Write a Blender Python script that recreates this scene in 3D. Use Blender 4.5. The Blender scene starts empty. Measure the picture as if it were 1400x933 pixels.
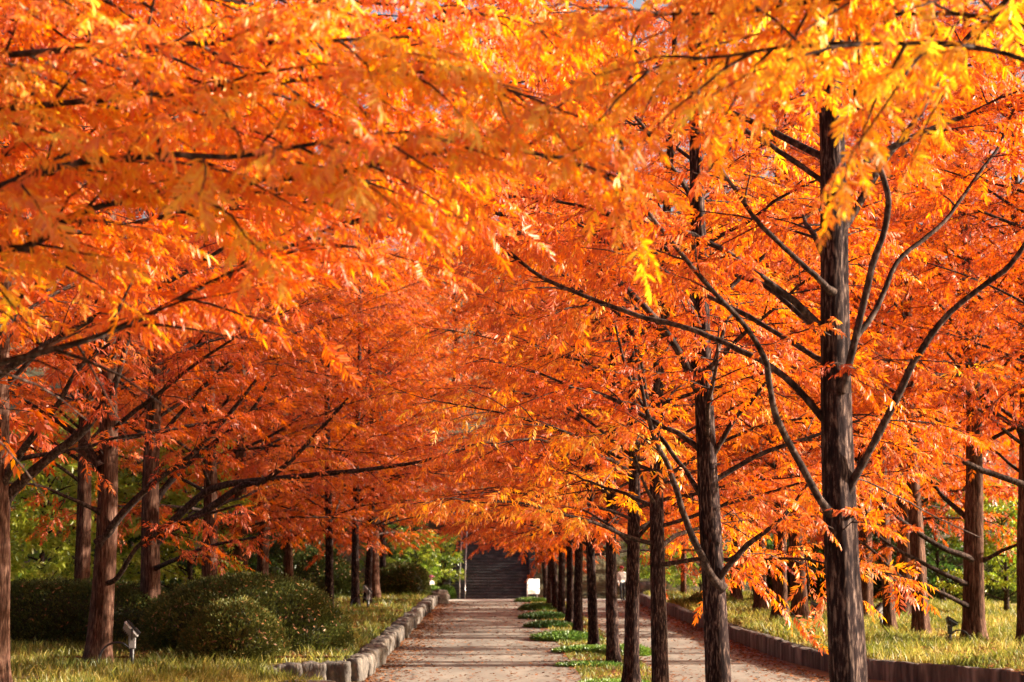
import bpy, bmesh, math, numpy as np
from mathutils import Vector, Matrix, noise

sc = bpy.context.scene
C = sc.collection
R = math.radians
ORD = ['', 'first', 'second', 'third', 'fourth', 'fifth', 'sixth', 'seventh', 'eighth', 'ninth', 'tenth', 'eleventh', 'twelfth', 'thirteenth', 'fourteenth']

# ------------------------------------------------------------------ camera
F = 2400.0                       # focal length in photograph pixels (1400 wide)
CAM_H = 2.8
cam_d = bpy.data.cameras.new('camera')
cam = bpy.data.objects.new('camera', cam_d)
C.objects.link(cam)
cam.location = (0, 0, CAM_H)
PITCH, YAW = math.atan(278.5 / F), math.atan(28 / F)
cam.rotation_euler = (math.pi / 2 + PITCH, 0, -YAW)
cam_d.sensor_width = 36
cam_d.lens = F / 1400 * 36
cam_d.clip_start = 0.1
cam_d.clip_end = 2000
cam_d.dof.use_dof = True
cam_d.dof.focus_distance = 21.0
cam_d.dof.aperture_fstop = 2.9
sc.camera = cam
CR = np.array(cam.rotation_euler.to_matrix())


def at(px, py, Y):
    """photograph pixel -> real point standing at distance Y down the avenue"""
    d = CR @ np.array([(px - 700) / F, (466.5 - py) / F, -1.0])
    return np.array([0, 0, CAM_H]) + d * (Y / d[1])


# ------------------------------------------------------------------ naming
def tag(o, label, cat, group=None, kind=None):
    if label: o['label'] = label
    if cat: o['category'] = cat
    if group: o['group'] = group
    if kind: o['kind'] = kind
    return o


def thing(name, loc, label, cat, group=None, rz=0):
    o = bpy.data.objects.new(name, None)
    o.empty_display_size = 0.2
    C.objects.link(o)
    o.location = loc
    o.rotation_euler.z = rz
    return tag(o, label, cat, group)


def link(name, me, parent=None):
    o = bpy.data.objects.new(name, me)
    C.objects.link(o)
    if parent: o.parent = parent
    return o


def np_mesh(name, V, faces, mat, smooth=False, tint=None):
    """faces: list of (m,k) int arrays; tint: one float per face"""
    me = bpy.data.meshes.new(name)
    V = np.asarray(V, np.float32)
    faces = [np.asarray(f, np.int32) for f in faces if len(f)]
    me.vertices.add(len(V)); me.vertices.foreach_set('co', V.ravel())
    nl = sum(f.size for f in faces); npoly = sum(len(f) for f in faces)
    me.loops.add(nl); me.loops.foreach_set('vertex_index', np.concatenate([f.ravel() for f in faces]))
    st, o = [], 0
    for f in faces:
        st.append(np.arange(len(f), dtype=np.int32) * f.shape[1] + o); o += f.size
    me.polygons.add(npoly); me.polygons.foreach_set('loop_start', np.concatenate(st))
    me.update(calc_edges=True)
    if smooth:
        me.polygons.foreach_set('use_smooth', np.ones(npoly, bool))
    if tint is not None:
        a = me.attributes.new('tint', 'FLOAT', 'FACE')
        a.data.foreach_set('value', np.asarray(tint, np.float32))
    for m in (mat if isinstance(mat, (list, tuple)) else [mat]):
        me.materials.append(m)
    return me


def bm_mesh(name, bm, mat, smooth=False):
    me = bpy.data.meshes.new(name)
    bmesh.ops.recalc_face_normals(bm, faces=bm.faces)
    bm.to_mesh(me); bm.free()
    for m in (mat if isinstance(mat, (list, tuple)) else [mat]):
        me.materials.append(m)
    if smooth:
        me.polygons.foreach_set('use_smooth', np.ones(len(me.polygons), bool))
    return me


def add_box(bm, lo, hi, bevel=0.0, M=None):
    lo, hi = Vector(lo), Vector(hi)
    r = bmesh.ops.create_cube(bm, size=1.0)
    vs = r['verts']
    for v in vs:
        v.co = Vector([(lo[i] + hi[i]) / 2 + v.co[i] * (hi[i] - lo[i]) for i in range(3)])
    if bevel:
        es = list({e for v in vs for e in v.link_edges})
        rr = bmesh.ops.bevel(bm, geom=es, offset=bevel, segments=2, affect='EDGES', profile=0.5)
        vs = list({v for f in rr['faces'] for v in f.verts} | {v for v in vs if v.is_valid})
    if M is not None:
        for v in vs: v.co = M @ v.co
    return vs


# ------------------------------------------------------------------ materials
def new_mat(name):
    m = bpy.data.materials.new(name)
    m.use_nodes = True
    m.node_tree.nodes.clear()
    return m, m.node_tree.nodes, m.node_tree.links


def ramp(n, stops, interp='LINEAR'):
    r = n.new('ShaderNodeValToRGB')
    r.color_ramp.interpolation = interp
    el = r.color_ramp.elements
    while len(el) < len(stops): el.new(0.5)
    for e, (p, c) in zip(el, stops):
        e.position = p; e.color = (*c, 1)
    return r


def leaf_mat(name, stops, transl=0.5, gloss=0.06, rough=0.45, shift=True, tr_gain=1.0):
    m, n, l = new_mat(name)
    out = n.new('ShaderNodeOutputMaterial')
    a = n.new('ShaderNodeAttribute'); a.attribute_name = 'tint'
    add = n.new('ShaderNodeMath'); add.operation = 'ADD'; add.use_clamp = True
    l.new(a.outputs['Fac'], add.inputs[0])
    if shift:
        b = n.new('ShaderNodeAttribute'); b.attribute_type = 'OBJECT'; b.attribute_name = 'tint_shift'
        l.new(b.outputs['Fac'], add.inputs[1])
    else:
        add.inputs[1].default_value = 0
    r = ramp(n, stops)
    l.new(add.outputs[0], r.inputs[0])
    d = n.new('ShaderNodeBsdfDiffuse'); t = n.new('ShaderNodeBsdfTranslucent'); g = n.new('ShaderNodeBsdfGlossy')
    g.inputs['Roughness'].default_value = rough; g.inputs['Color'].default_value = (0.9, 0.9, 0.9, 1)
    l.new(r.outputs[0], d.inputs[0])
    hsv = n.new('ShaderNodeHueSaturation'); hsv.inputs['Saturation'].default_value = 1.05
    hsv.inputs['Hue'].default_value = 0.506; hsv.inputs['Value'].default_value = tr_gain
    l.new(r.outputs[0], hsv.inputs['Color']); l.new(hsv.outputs[0], t.inputs[0])
    m1 = n.new('ShaderNodeMixShader'); m1.inputs[0].default_value = transl
    l.new(d.outputs[0], m1.inputs[1]); l.new(t.outputs[0], m1.inputs[2])
    m2 = n.new('ShaderNodeMixShader'); m2.inputs[0].default_value = gloss
    l.new(m1.outputs[0], m2.inputs[1]); l.new(g.outputs[0], m2.inputs[2])
    l.new(m2.outputs[0], out.inputs['Surface'])
    return m


def solid_mat(name, stops, scale=(4, 4, 4), detail=6, rough=0.8, bump=0.3, bump_scale=None, bump_dist=0.02, metallic=0, obj_var=0.0, coord='Object'):
    """noise-driven colour + noise bump"""
    m, n, l = new_mat(name)
    out = n.new('ShaderNodeOutputMaterial')
    p = n.new('ShaderNodeBsdfPrincipled')
    p.inputs['Roughness'].default_value = rough; p.inputs['Metallic'].default_value = metallic
    tc = n.new('ShaderNodeTexCoord')
    mp = n.new('ShaderNodeMapping'); mp.inputs['Scale'].default_value = scale
    l.new(tc.outputs[coord], mp.inputs[0])
    nz = n.new('ShaderNodeTexNoise'); nz.inputs['Scale'].default_value = 1.0; nz.inputs['Detail'].default_value = detail
    nz.inputs['Roughness'].default_value = 0.62
    l.new(mp.outputs[0], nz.inputs['Vector'])
    r = ramp(n, stops)
    l.new(nz.outputs[0], r.inputs[0])
    col = r.outputs[0]
    if obj_var:
        oi = n.new('ShaderNodeObjectInfo')
        mr = n.new('ShaderNodeMapRange'); mr.inputs['To Min'].default_value = 1 - obj_var; mr.inputs['To Max'].default_value = 1 + obj_var
        l.new(oi.outputs['Random'], mr.inputs[0])
        h = n.new('ShaderNodeHueSaturation'); l.new(mr.outputs[0], h.inputs['Value']); l.new(col, h.inputs['Color'])
        col = h.outputs[0]
    l.new(col, p.inputs['Base Color'])
    if bump:
        mp2 = n.new('ShaderNodeMapping'); mp2.inputs['Scale'].default_value = bump_scale or scale
        l.new(tc.outputs[coord], mp2.inputs[0])
        n2 = n.new('ShaderNodeTexNoise'); n2.inputs['Scale'].default_value = 1; n2.inputs['Detail'].default_value = 5
        l.new(mp2.outputs[0], n2.inputs['Vector'])
        b = n.new('ShaderNodeBump'); b.inputs['Strength'].default_value = bump; b.inputs['Distance'].default_value = bump_dist
        l.new(n2.outputs[0], b.inputs['Height']); l.new(b.outputs[0], p.inputs['Normal'])
    l.new(p.outputs[0], out.inputs['Surface'])
    return m


ORANGE = leaf_mat('autumn_needles', [(0.0, (0.36, 0.046, 0.018)), (0.3, (0.60, 0.106, 0.028)), (0.6, (0.76, 0.190, 0.034)), (0.85, (0.84, 0.38, 0.040)), (1.0, (0.87, 0.55, 0.06))], transl=0.5, gloss=0.035, tr_gain=1.1)
GREEN = leaf_mat('evergreen_leaf', [(0.0, (0.03, 0.06, 0.014)), (0.4, (0.08, 0.15, 0.022)), (0.7, (0.21, 0.31, 0.03)), (1.0, (0.42, 0.46, 0.06))], transl=0.5, gloss=0.04, rough=0.35)  # upper stops brightened to paint leaves the sun misses as sunlit
CLIPPED = leaf_mat('clipped_shrub_leaf', [(0.0, (0.035, 0.05, 0.014)), (0.5, (0.095, 0.11, 0.026)), (0.8, (0.17, 0.155, 0.035)), (1.0, (0.26, 0.17, 0.05))], transl=0.25, gloss=0.015)
GRASS = leaf_mat('dry_grass_blade', [(0.0, (0.10, 0.12, 0.02)), (0.35, (0.22, 0.22, 0.035)), (0.7, (0.42, 0.33, 0.07)), (1.0, (0.55, 0.40, 0.14))], transl=0.4, gloss=0.03)
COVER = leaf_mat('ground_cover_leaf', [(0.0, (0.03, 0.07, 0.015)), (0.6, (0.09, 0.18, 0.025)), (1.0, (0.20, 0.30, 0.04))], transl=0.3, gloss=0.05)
LITTER = leaf_mat('fallen_needles', [(0.0, (0.11, 0.045, 0.022)), (0.5, (0.22, 0.085, 0.035)), (1.0, (0.36, 0.16, 0.06))], transl=0.1, gloss=0.02, shift=False)


def bark_mat(name, dark, mid, light, sc_=(42, 42, 8)):
    m, n, l = new_mat(name)
    out = n.new('ShaderNodeOutputMaterial')
    p = n.new('ShaderNodeBsdfPrincipled'); p.inputs['Roughness'].default_value = 0.9
    p.inputs['Specular IOR Level'].default_value = 0.06
    tc = n.new('ShaderNodeTexCoord')

    def nz(scale, detail, rough=0.6):
        mp = n.new('ShaderNodeMapping'); mp.inputs['Scale'].default_value = scale
        l.new(tc.outputs['Object'], mp.inputs[0])
        t = n.new('ShaderNodeTexNoise'); t.inputs['Scale'].default_value = 1; t.inputs['Detail'].default_value = detail
        t.inputs['Roughness'].default_value = rough; t.inputs['Distortion'].default_value = 0.4
        l.new(mp.outputs[0], t.inputs['Vector'])
        return t.outputs[0]
    fib = nz(sc_, 7)
    big = nz((2.5, 2.5, 1.0), 4)
    r = ramp(n, [(0.36, dark), (0.52, mid), (0.78, light)])
    l.new(fib, r.inputs[0])
    r2 = ramp(n, [(0.35, (0.62, 0.58, 0.55)), (0.65, (1.25, 1.25, 1.25))])
    l.new(big, r2.inputs[0])
    mx = n.new('ShaderNodeMix'); mx.data_type = 'RGBA'; mx.blend_type = 'MULTIPLY'; mx.inputs[0].default_value = 1
    l.new(r.outputs[0], mx.inputs[6]); l.new(r2.outputs[0], mx.inputs[7])
    l.new(mx.outputs[2], p.inputs['Base Color'])
    b = n.new('ShaderNodeBump'); b.inputs['Strength'].default_value = 0.6; b.inputs['Distance'].default_value = 0.010
    l.new(fib, b.inputs['Height'])
    l.new(b.outputs[0], p.inputs['Normal'])
    l.new(p.outputs[0], out.inputs['Surface'])
    return m


BARK = bark_mat('redwood_bark', (0.007, 0.004, 0.005), (0.024, 0.014, 0.014), (0.24, 0.165, 0.135))
BARK_RED = bark_mat('redwood_bark_ruddy', (0.022, 0.011, 0.008), (0.085, 0.042, 0.030), (0.28, 0.17, 0.12), (30, 30, 4))
LIMB = bark_mat('limb_bark', (0.014, 0.009, 0.008), (0.045, 0.030, 0.026), (0.18, 0.125, 0.10), (22, 22, 14))

PATH = solid_mat('path_asphalt', [(0.28, (0.115, 0.098, 0.082)), (0.52, (0.205, 0.178, 0.148)), (0.74, (0.30, 0.265, 0.22))], (1.1, 0.35, 1), 9, 0.9, 0.35, (60, 60, 60), 0.006)
PAVE = solid_mat('pale_paving', [(0.3, (0.45, 0.42, 0.38)), (0.7, (0.60, 0.56, 0.50))], (2, 2, 2), 5, 0.85, 0.2, (30, 30, 30), 0.005)
SOIL = solid_mat('leafy_soil', [(0.3, (0.07, 0.045, 0.022)), (0.5, (0.16, 0.10, 0.04)), (0.7, (0.26, 0.14, 0.05))], (1.5, 1.5, 1.5), 10, 0.95, 0.6, (14, 14, 14), 0.04)
TURF = solid_mat('turf_soil', [(0.3, (0.10, 0.085, 0.025)), (0.5, (0.20, 0.165, 0.045)), (0.7, (0.30, 0.22, 0.07))], (1.2, 1.2, 1.2), 10, 0.95, 0.6, (20, 20, 20), 0.04)
HILL = solid_mat('wooded_slope', [(0.3, (0.03, 0.035, 0.012)), (0.55, (0.08, 0.06, 0.02)), (0.7, (0.18, 0.09, 0.03))], (0.8, 0.8, 0.8), 10, 0.95, 0.8, (3, 3, 3), 0.2)
STONE = solid_mat('rough_stone', [(0.32, (0.035, 0.028, 0.025)), (0.5, (0.085, 0.070, 0.060)), (0.7, (0.20, 0.165, 0.13))], (4, 4, 3), 9, 0.9, 0.7, (11, 11, 9), 0.04, obj_var=0.25)
STAIR = solid_mat('stair_stone', [(0.3, (0.030, 0.031, 0.038)), (0.55, (0.060, 0.060, 0.070)), (0.75, (0.15, 0.145, 0.15))], (2.2, 3, 3), 8, 0.9, 0.5, (14, 14, 14), 0.02)
BLACK = solid_mat('black_plastic', [(0.3, (0.010, 0.010, 0.012)), (0.7, (0.022, 0.022, 0.025))], (20, 20, 20), 3, 0.38, 0.1)
SILVER = solid_mat('grey_painted_metal', [(0.3, (0.20, 0.185, 0.19)), (0.7, (0.30, 0.28, 0.285))], (12, 12, 12), 4, 0.45, 0.08)
STEEL = solid_mat('stainless_rail', [(0.3, (0.50, 0.50, 0.52)), (0.7, (0.62, 0.62, 0.64))], (8, 8, 8), 3, 0.3, 0.05, metallic=0.8)
WHITE = solid_mat('white_board', [(0.3, (0.78, 0.79, 0.80)), (0.7, (0.84, 0.85, 0.86))], (3, 3, 3), 4, 0.5, 0.05)
GLASS = solid_mat('lamp_glass', [(0.3, (0.03, 0.03, 0.035)), (0.7, (0.05, 0.05, 0.055))], (3, 3, 3), 2, 0.08, 0)
SKIN = solid_mat('skin', [(0.3, (0.50, 0.30, 0.22)), (0.7, (0.58, 0.36, 0.27))], (9, 9, 9), 3, 0.55, 0.05)
SHIRT = solid_mat('white_cloth', [(0.3, (0.70, 0.68, 0.66)), (0.7, (0.80, 0.78, 0.76))], (9, 9, 9), 4, 0.85, 0.3, (14, 14, 6), 0.02)
DARKCLOTH = solid_mat('dark_cloth', [(0.3, (0.015, 0.015, 0.02)), (0.7, (0.03, 0.03, 0.04))], (9, 9, 9), 4, 0.85, 0.3, (14, 14, 6), 0.02)
PINK = solid_mat('pink_cloth', [(0.3, (0.55, 0.16, 0.22)), (0.7, (0.68, 0.24, 0.30))], (9, 9, 9), 4, 0.85, 0.3, (20, 20, 20), 0.01)
REDCLOTH = solid_mat('red_cloth', [(0.3, (0.35, 0.02, 0.03)), (0.7, (0.48, 0.04, 0.05))], (9, 9, 9), 4, 0.85, 0.3, (20, 20, 20), 0.01)


def kerb_mat():
    m, n, l = new_mat('weathered_kerb')
    out = n.new('ShaderNodeOutputMaterial'); p = n.new('ShaderNodeBsdfPrincipled'); p.inputs['Roughness'].default_value = 0.92
    tc = n.new('ShaderNodeTexCoord')
    def nz(s, d):
        mp = n.new('ShaderNodeMapping'); mp.inputs['Scale'].default_value = s
        l.new(tc.outputs['Object'], mp.inputs[0])
        t = n.new('ShaderNodeTexNoise'); t.inputs['Scale'].default_value = 1; t.inputs['Detail'].default_value = d
        l.new(mp.outputs[0], t.inputs['Vector']); return t.outputs[0]
    a = nz((4.5, 4.5, 0.7), 7)
    r = ramp(n, [(0.36, (0.03, 0.022, 0.02)), (0.52, (0.10, 0.075, 0.062)), (0.7, (0.26, 0.21, 0.17))])
    l.new(a, r.inputs[0]); l.new(r.outputs[0], p.inputs['Base Color'])
    b = n.new('ShaderNodeBump'); b.inputs['Strength'].default_value = 0.8; b.inputs['Distance'].default_value = 0.04
    l.new(nz((7, 7, 5), 8), b.inputs['Height']); l.new(b.outputs[0], p.inputs['Normal'])
    l.new(p.outputs[0], out.inputs['Surface'])
    return m


KERB = kerb_mat()

# ------------------------------------------------------------------ tubes
def tube(paths, sides):
    """paths: list of (pts (n,3), radii (n,)) -> V, quads"""
    VV, FF, off = [], [], 0
    ang = np.arange(sides) / sides * 2 * np.pi
    ca, sa = np.cos(ang), np.sin(ang)
    for P, r in paths:
        P = np.asarray(P, float); r = np.asarray(r, float); n = len(P)
        T = np.gradient(P, axis=0); T /= np.linalg.norm(T, axis=1)[:, None] + 1e-9
        ref = np.array([0.31, 0.17, 0.93]) if abs(T[:, 2]).mean() < 0.8 else np.array([1.0, 0.1, 0])
        u = np.cross(T, ref); u /= np.linalg.norm(u, axis=1)[:, None] + 1e-9
        v = np.cross(T, u)
        ring = P[:, None] + r[:, None, None] * (ca[None, :, None] * u[:, None] + sa[None, :, None] * v[:, None])
        VV.append(ring.reshape(-1, 3))
        i = np.arange(n - 1)[:, None] * sides; j = np.arange(sides)[None]; k = (j + 1) % sides
        FF.append((np.stack([i + j, i + k, i + sides + k, i + sides + j], -1) + off).reshape(-1, 4))
        off += n * sides
    return np.concatenate(VV), np.concatenate(FF)


def spline(P, n=24):
    P = np.asarray(P, float)
    Q = np.vstack([2 * P[0] - P[1], P, 2 * P[-1] - P[-2]])
    m = len(P) - 1
    out = []
    for t in np.linspace(0, m - 1e-6, n):
        i = int(t); f = t - i
        a, b, c, d = Q[i:i + 4]
        out.append(0.5 * (2 * b + (c - a) * f + (2 * a - 5 * b + 4 * c - d) * f * f + (3 * b - a - 3 * c + d) * f ** 3))
    return np.array(out)


def unit(v): return v / (np.linalg.norm(v) + 1e-9)


Z = np.array([0, 0, 1.0])

# ------------------------------------------------------------------ sprays of leaves
def leaf_verts(p, d, nrm, L, W, hi):
    s = unit(np.cross(nrm, d))
    if hi:
        dr = -nrm
        return [p, p + d * L * .3 + s * W * .5 + nrm * W * .12, p + d * L * .76 + s * W * .48 + dr * L * .06 + nrm * W * .1, p + d * L + dr * L * .16,
                p + d * L * .76 - s * W * .48 + dr * L * .06 + nrm * W * .1, p + d * L * .3 - s * W * .5 + nrm * W * .12]
    return [p, p + d * L * .45 + s * W * .5, p + d * L - nrm * L * .1, p + d * L * .45 - s * W * .5]


def feather_template(rng, pairs, L, W, hi, drop=.06):
    """unit-long twig along +x with flat leaves to both sides"""
    V = []
    for i in range(pairs):
        u = (i + 0.6) / pairs
        for sd in (-1, 1):
            if rng.random() < drop: continue
            a = sd * rng.uniform(0.5, 1.35) * (1.0 - 0.35 * u)
            d = unit(np.array([math.cos(a), math.sin(a), rng.uniform(-0.95, 0.05)]))
            nrm = unit(np.array([rng.uniform(-.35, .35), rng.uniform(-.35, .35), 1.0]))
            p = np.array([u + rng.uniform(-.02, .02), 0, -0.12 * u * u])
            k = rng.uniform(.6, 1.25) * (1.0 - 0.35 * max(0, u - .4))
            V += leaf_verts(p, d, nrm, L * k, W * k, hi)
    V += leaf_verts(np.array([1.0, 0, -.12]), unit(np.array([1, 0, -.3])), np.array([0, 0, 1.0]), L, W, hi)
    return np.array(V)


def broad_template(rng, n, L, W):
    V = []
    for i in range(n):
        a = i * 2.4 + rng.uniform(-.3, .3)
        d = unit(np.array([0.5 + rng.uniform(-.3, .4), math.cos(a) * .9, math.sin(a) * .8]))
        V += leaf_verts(np.array([(i + 1) / n, 0, 0]), d, unit(np.array([.2, .1, 1]) + rng.normal(0, .4, 3)), L * rng.uniform(.7, 1.2), W, True)
    return np.array(V)


_r = np.random.default_rng(5)
T_HI = [feather_template(_r, 11, .32, .074, True, .12) for _ in range(10)]
T_MID = [feather_template(_r, 7, .38, .10, False) for _ in range(10)]
T_FAR = [feather_template(_r, 5, .46, .15, False) for _ in range(10)]
T_BROAD = [broad_template(_r, 11, .42, .17) for _ in range(8)]


def spray_mesh(name, sprays, templates, mat, rng, hi, tint_mu=0.45, tint_sd=0.17):
    """sprays: list of (pos, dir, size, branch_tint) -> one mesh of leaves"""
    P = np.array([s[0] for s in sprays]); D = np.array([s[1] for s in sprays]); S = np.array([s[2] for s in sprays]); BT = np.array([s[3] for s in sprays])
    n = len(P)
    D /= np.linalg.norm(D, axis=1)[:, None]
    up = np.tile(Z, (n, 1)) + rng.normal(0, .42, (n, 3))
    Y = np.cross(up, D); Y /= np.linalg.norm(Y, axis=1)[:, None] + 1e-9
    N = np.cross(D, Y)
    which = rng.integers(0, len(templates), n)
    VV, FF, TT, off = [], [], [], 0
    k = 6 if hi else 4
    for t, T in enumerate(templates):
        ix = np.where(which == t)[0]
        if not len(ix): continue
        W = P[ix, None] + S[ix, None, None] * (T[None, :, 0:1] * D[ix, None] + T[None, :, 1:2] * Y[ix, None] + T[None, :, 2:3] * N[ix, None])
        W = W.reshape(-1, 3); VV.append(W)
        nl = len(W) // k
        b = np.arange(nl)[:, None] * k + off
        tint = np.repeat(rng.normal(tint_mu, tint_sd * .6, len(ix)) + BT[ix], len(T) // k) + rng.normal(0, tint_sd * .6, nl)
        if hi:
            FF.append(np.concatenate([b + np.array([[0, 1, 2, 3]]), b + np.array([[0, 3, 4, 5]])], 1).reshape(-1, 4))
            TT.append(np.repeat(tint, 2))
        else:
            FF.append(b + np.array([[0, 1, 2, 3]])); TT.append(tint)
        off += len(W)
    return np_mesh(name, np.concatenate(VV), [np.concatenate(FF)], mat, False, np.clip(np.concatenate(TT), 0.0, 1.0))


# ------------------------------------------------------------------ tree growing (local space, base at origin)
def limb_path(rng, p0, az, el0, el1, L, n=10):
    P = [np.array(p0, float)]; st = L / (n - 1)
    for i in range(n - 1):
        t = i / (n - 2)
        el = el0 + (el1 - el0) * t + rng.normal(0, .07)
        az += rng.normal(0, .10)
        P.append(P[-1] + st * np.array([math.cos(el) * math.cos(az), math.cos(el) * math.sin(az), math.sin(el)]))
    return np.array(P)


def dress(rng, pts, t0, step, size, maxlen=1.5, droop=.35, sp_step=.17, keep=None, tint=None, spread=1.0):
    """side branches and leaf sprays along one limb; returns thin branch paths, sprays"""
    pts = np.asarray(pts)
    seg = np.linalg.norm(np.diff(pts, axis=0), axis=1); cum = np.concatenate([[0], np.cumsum(seg)]); L = cum[-1]
    thin, spr = [], []
    s = t0 * L + rng.uniform(0, step); side = 1 if rng.random() < .5 else -1
    bt = rng.normal(0, .07) if tint is None else tint

    def pos(s):
        return np.array([np.interp(s, cum, pts[:, i]) for i in range(3)])
    while s < L:
        p = pos(s); T = unit(pos(min(s + .1, L)) - pos(max(s - .1, 0)))
        Nn = unit(np.cross(T, Z))
        a = rng.uniform(.6, 1.15)
        d = unit(T * math.cos(a) + side * Nn * math.sin(a) + Z * rng.normal(.02, .30 * spread))
        ln = min(maxlen, .38 * (L - s) + .40) * rng.uniform(.6, 1.15)
        u = np.linspace(0, 1, 5)[:, None]
        B = p + d * ln * u + Z * (-droop * ln * .5 * u * u) + rng.normal(0, .015, (5, 3)) * u
        thin.append((B, np.linspace(.006 + .005 * ln, .002, 5)))
        btt = bt + rng.normal(0, .06)
        q = .06; sd = 1
        while q < ln:
            f = q / ln
            bp = p + d * q - Z * (droop * ln * .5 * f * f)
            bd = unit(d - Z * droop * f)
            bn = unit(np.cross(bd, Z))
            aa = rng.uniform(.4, .95)
            dd = unit(bd * math.cos(aa) + sd * bn * math.sin(aa) + Z * rng.normal(-.32, .30))
            spr.append((bp, dd, size * rng.uniform(.7, 1.2), btt))
            q += sp_step * rng.uniform(.7, 1.3); sd = -sd
        spr.append((B[-1], unit(d - Z * droop), size * rng.uniform(.8, 1.2), btt))
        s += step * rng.uniform(.65, 1.35); side = -side
    # the limb's own tip
    T = unit(pts[-1] - pts[-2])
    if t0 > 1: return thin, []
    for k in range(3):
        spr.append((pts[-1] - T * .1 * k, unit(T + rng.normal(0, .3, 3) - Z * .2), size, bt))
    if keep: spr = [x for x in spr if keep(x[0])]
    return thin, spr


def trunk_mesh(name, rng, H, r0, mat, bend=0.12, sides=36, flare=1.5, path=None, n=120):
    t = np.linspace(0, 1, n) ** 1.25
    z = t * H
    if path is None:
        ph = rng.uniform(0, 6.28, 4)
        x = bend * (np.sin(z * .55 + ph[0]) - math.sin(ph[0])) * .6 + rng.normal(0, .01) * z
        y = bend * (np.sin(z * .47 + ph[1]) - math.sin(ph[1])) * .6
    else:
        x, y = path(z)
    r = r0 * (1 - .93 * (z / H) ** .9) * (1 + (flare - 1) * np.exp(-z / .25))
    a = np.arange(sides) / sides * 2 * np.pi
    ph = rng.uniform(0, 6.28, 6)
    fib = np.array([[noise.noise(Vector((math.cos(q) * 3.4, math.sin(q) * 3.4, zz * 1.6 + r0 * 99))) + .6 * noise.noise(Vector((math.cos(q) * 8, math.sin(q) * 8, zz * 3.5))) for q in a] for zz in z])
    lob = 1 + .07 * np.sin(3 * a[None] + ph[0] + z[:, None] * .12) + .05 * np.sin(5 * a[None] + ph[1] - z[:, None] * .2) \
        + .035 * np.sin(9 * a[None] + ph[2] + z[:, None] * .3) + rng.normal(0, .006, (n, sides)) + .05 * fib \
        + .16 * np.exp(-z[:, None] / .4) * np.sin(4 * a[None] + ph[3])
    V = np.stack([x[:, None] + r[:, None] * lob * np.cos(a), y[:, None] + r[:, None] * lob * np.sin(a), np.repeat(z[:, None], sides, 1)], -1).reshape(-1, 3)
    V[:sides, 2] -= .25
    i = np.arange(n - 1)[:, None] * sides; j = np.arange(sides)[None]; k = (j + 1) % sides
    Fq = np.stack([i + j, i + k, i + sides + k, i + sides + j], -1).reshape(-1, 4)
    return np_mesh(name, V, [Fq], mat, True), (lambda h: np.array([np.interp(h, z, x), np.interp(h, z, y), h])), (lambda h: float(np.interp(h, z, r)))


def redwood_kit(seed, H, r0, base, n_limb, reach, lod, mat_t=BARK, ok=None, heroes=(), keep=None, density=1.0, tint=0.0, path=None, size=None, hero_t0=.45, bend=.12, dip=0.0):
    """returns {'trunk':mesh, 'limb':[meshes], 'branches':mesh, 'crown':mesh}"""
    rng = np.random.default_rng(seed)
    tr, tp, trr = trunk_mesh('trunk', rng, H, r0, mat_t, path=path, bend=bend, n=120 if lod == 'hi' else 60, sides=36 if lod == 'hi' else 24)
    limbs, thin, spr = [], [], []
    step = {'hi': .19, 'mid': .25, 'far': .36}[lod] / density
    sps = {'hi': .105, 'mid': .15, 'far': .22}[lod]
    sz = size or {'hi': .25, 'mid': .31, 'far': .44}[lod]
    for k in range(n_limb):
        f = (k + rng.uniform(0, 1)) / n_limb
        h = base + (H - base - .3) * f ** 1.08
        az = k * 2.39996 + rng.normal(0, .25)
        if ok and not ok(az % (2 * math.pi), h): continue
        g = (h - base) / (H - base)
        L = reach * (1 - .66 * max(0, g - .25) / .75) * rng.uniform(.78, 1.12) if g > .25 else reach * rng.uniform(.75, 1.1)
        lowk = max(0, 1 - 2.2 * g) * dip; el0 = rng.uniform(.45, .9) + .2 * g - .35 * lowk; el1 = rng.uniform(-.02, .5) + .25 * g - .45 * lowk
        P = limb_path(rng, tp(h), az, el0, el1, L)
        rr = min(.055, .35 * trr(h)) * (L / reach) ** .6
        limbs.append((spline(P, 16), np.linspace(1, .14, 16) ** 1.1 * rr))
        a, b = dress(rng, P, .22, step, sz, keep=keep, sp_step=sps)
        thin += a; spr += b
    hero_me = []
    for hp in heroes:
        pts, w0, w1 = hp[:3]
        opt = hp[3] if len(hp) > 3 else {}
        P = spline(pts, 30)
        P[1:-1] += np.cumsum(rng.normal(0, .004, (28, 3)), 0) * np.sin(np.linspace(0, np.pi, 28))[:, None]
        rad = np.linspace(w0, w1, 30) * (1 + rng.normal(0, .04, 30))
        rad[0] *= 1.8; rad[1] *= 1.4; rad[2] *= 1.15
        V, Fq = tube([(P, rad)], 12)
        hero_me.append(np_mesh('limb', V, [Fq], LIMB, True))
        a, b = dress(rng, P, opt.get('t0', hero_t0), opt.get('step', step), opt.get('size', sz), keep=opt.get('keep', keep), sp_step=opt.get('sps', sps), maxlen=opt.get('maxlen', 1.3), tint=opt.get('tint'), spread=opt.get('spread', 1.0), droop=opt.get('droop', .35))
        thin += a; spr += b
    V1, F1 = tube(limbs, 8)
    V2, F2 = tube(thin, 4)
    br = np_mesh('branches', np.vstack([V1, V2]), [np.vstack([F1, F2 + len(V1)])], LIMB, True)
    T = {'hi': T_HI, 'mid': T_MID, 'far': T_FAR}[lod]
    cr = spray_mesh('crown', spr, T, ORANGE, rng, lod == 'hi', (.43 if lod == 'hi' else .365) + tint, .15)
    print('kit', seed, lod, len(spr), 'sprays', len(cr.polygons), 'faces')
    return {'trunk': tr, 'limb': hero_me, 'branches': br, 'crown': cr}


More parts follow.
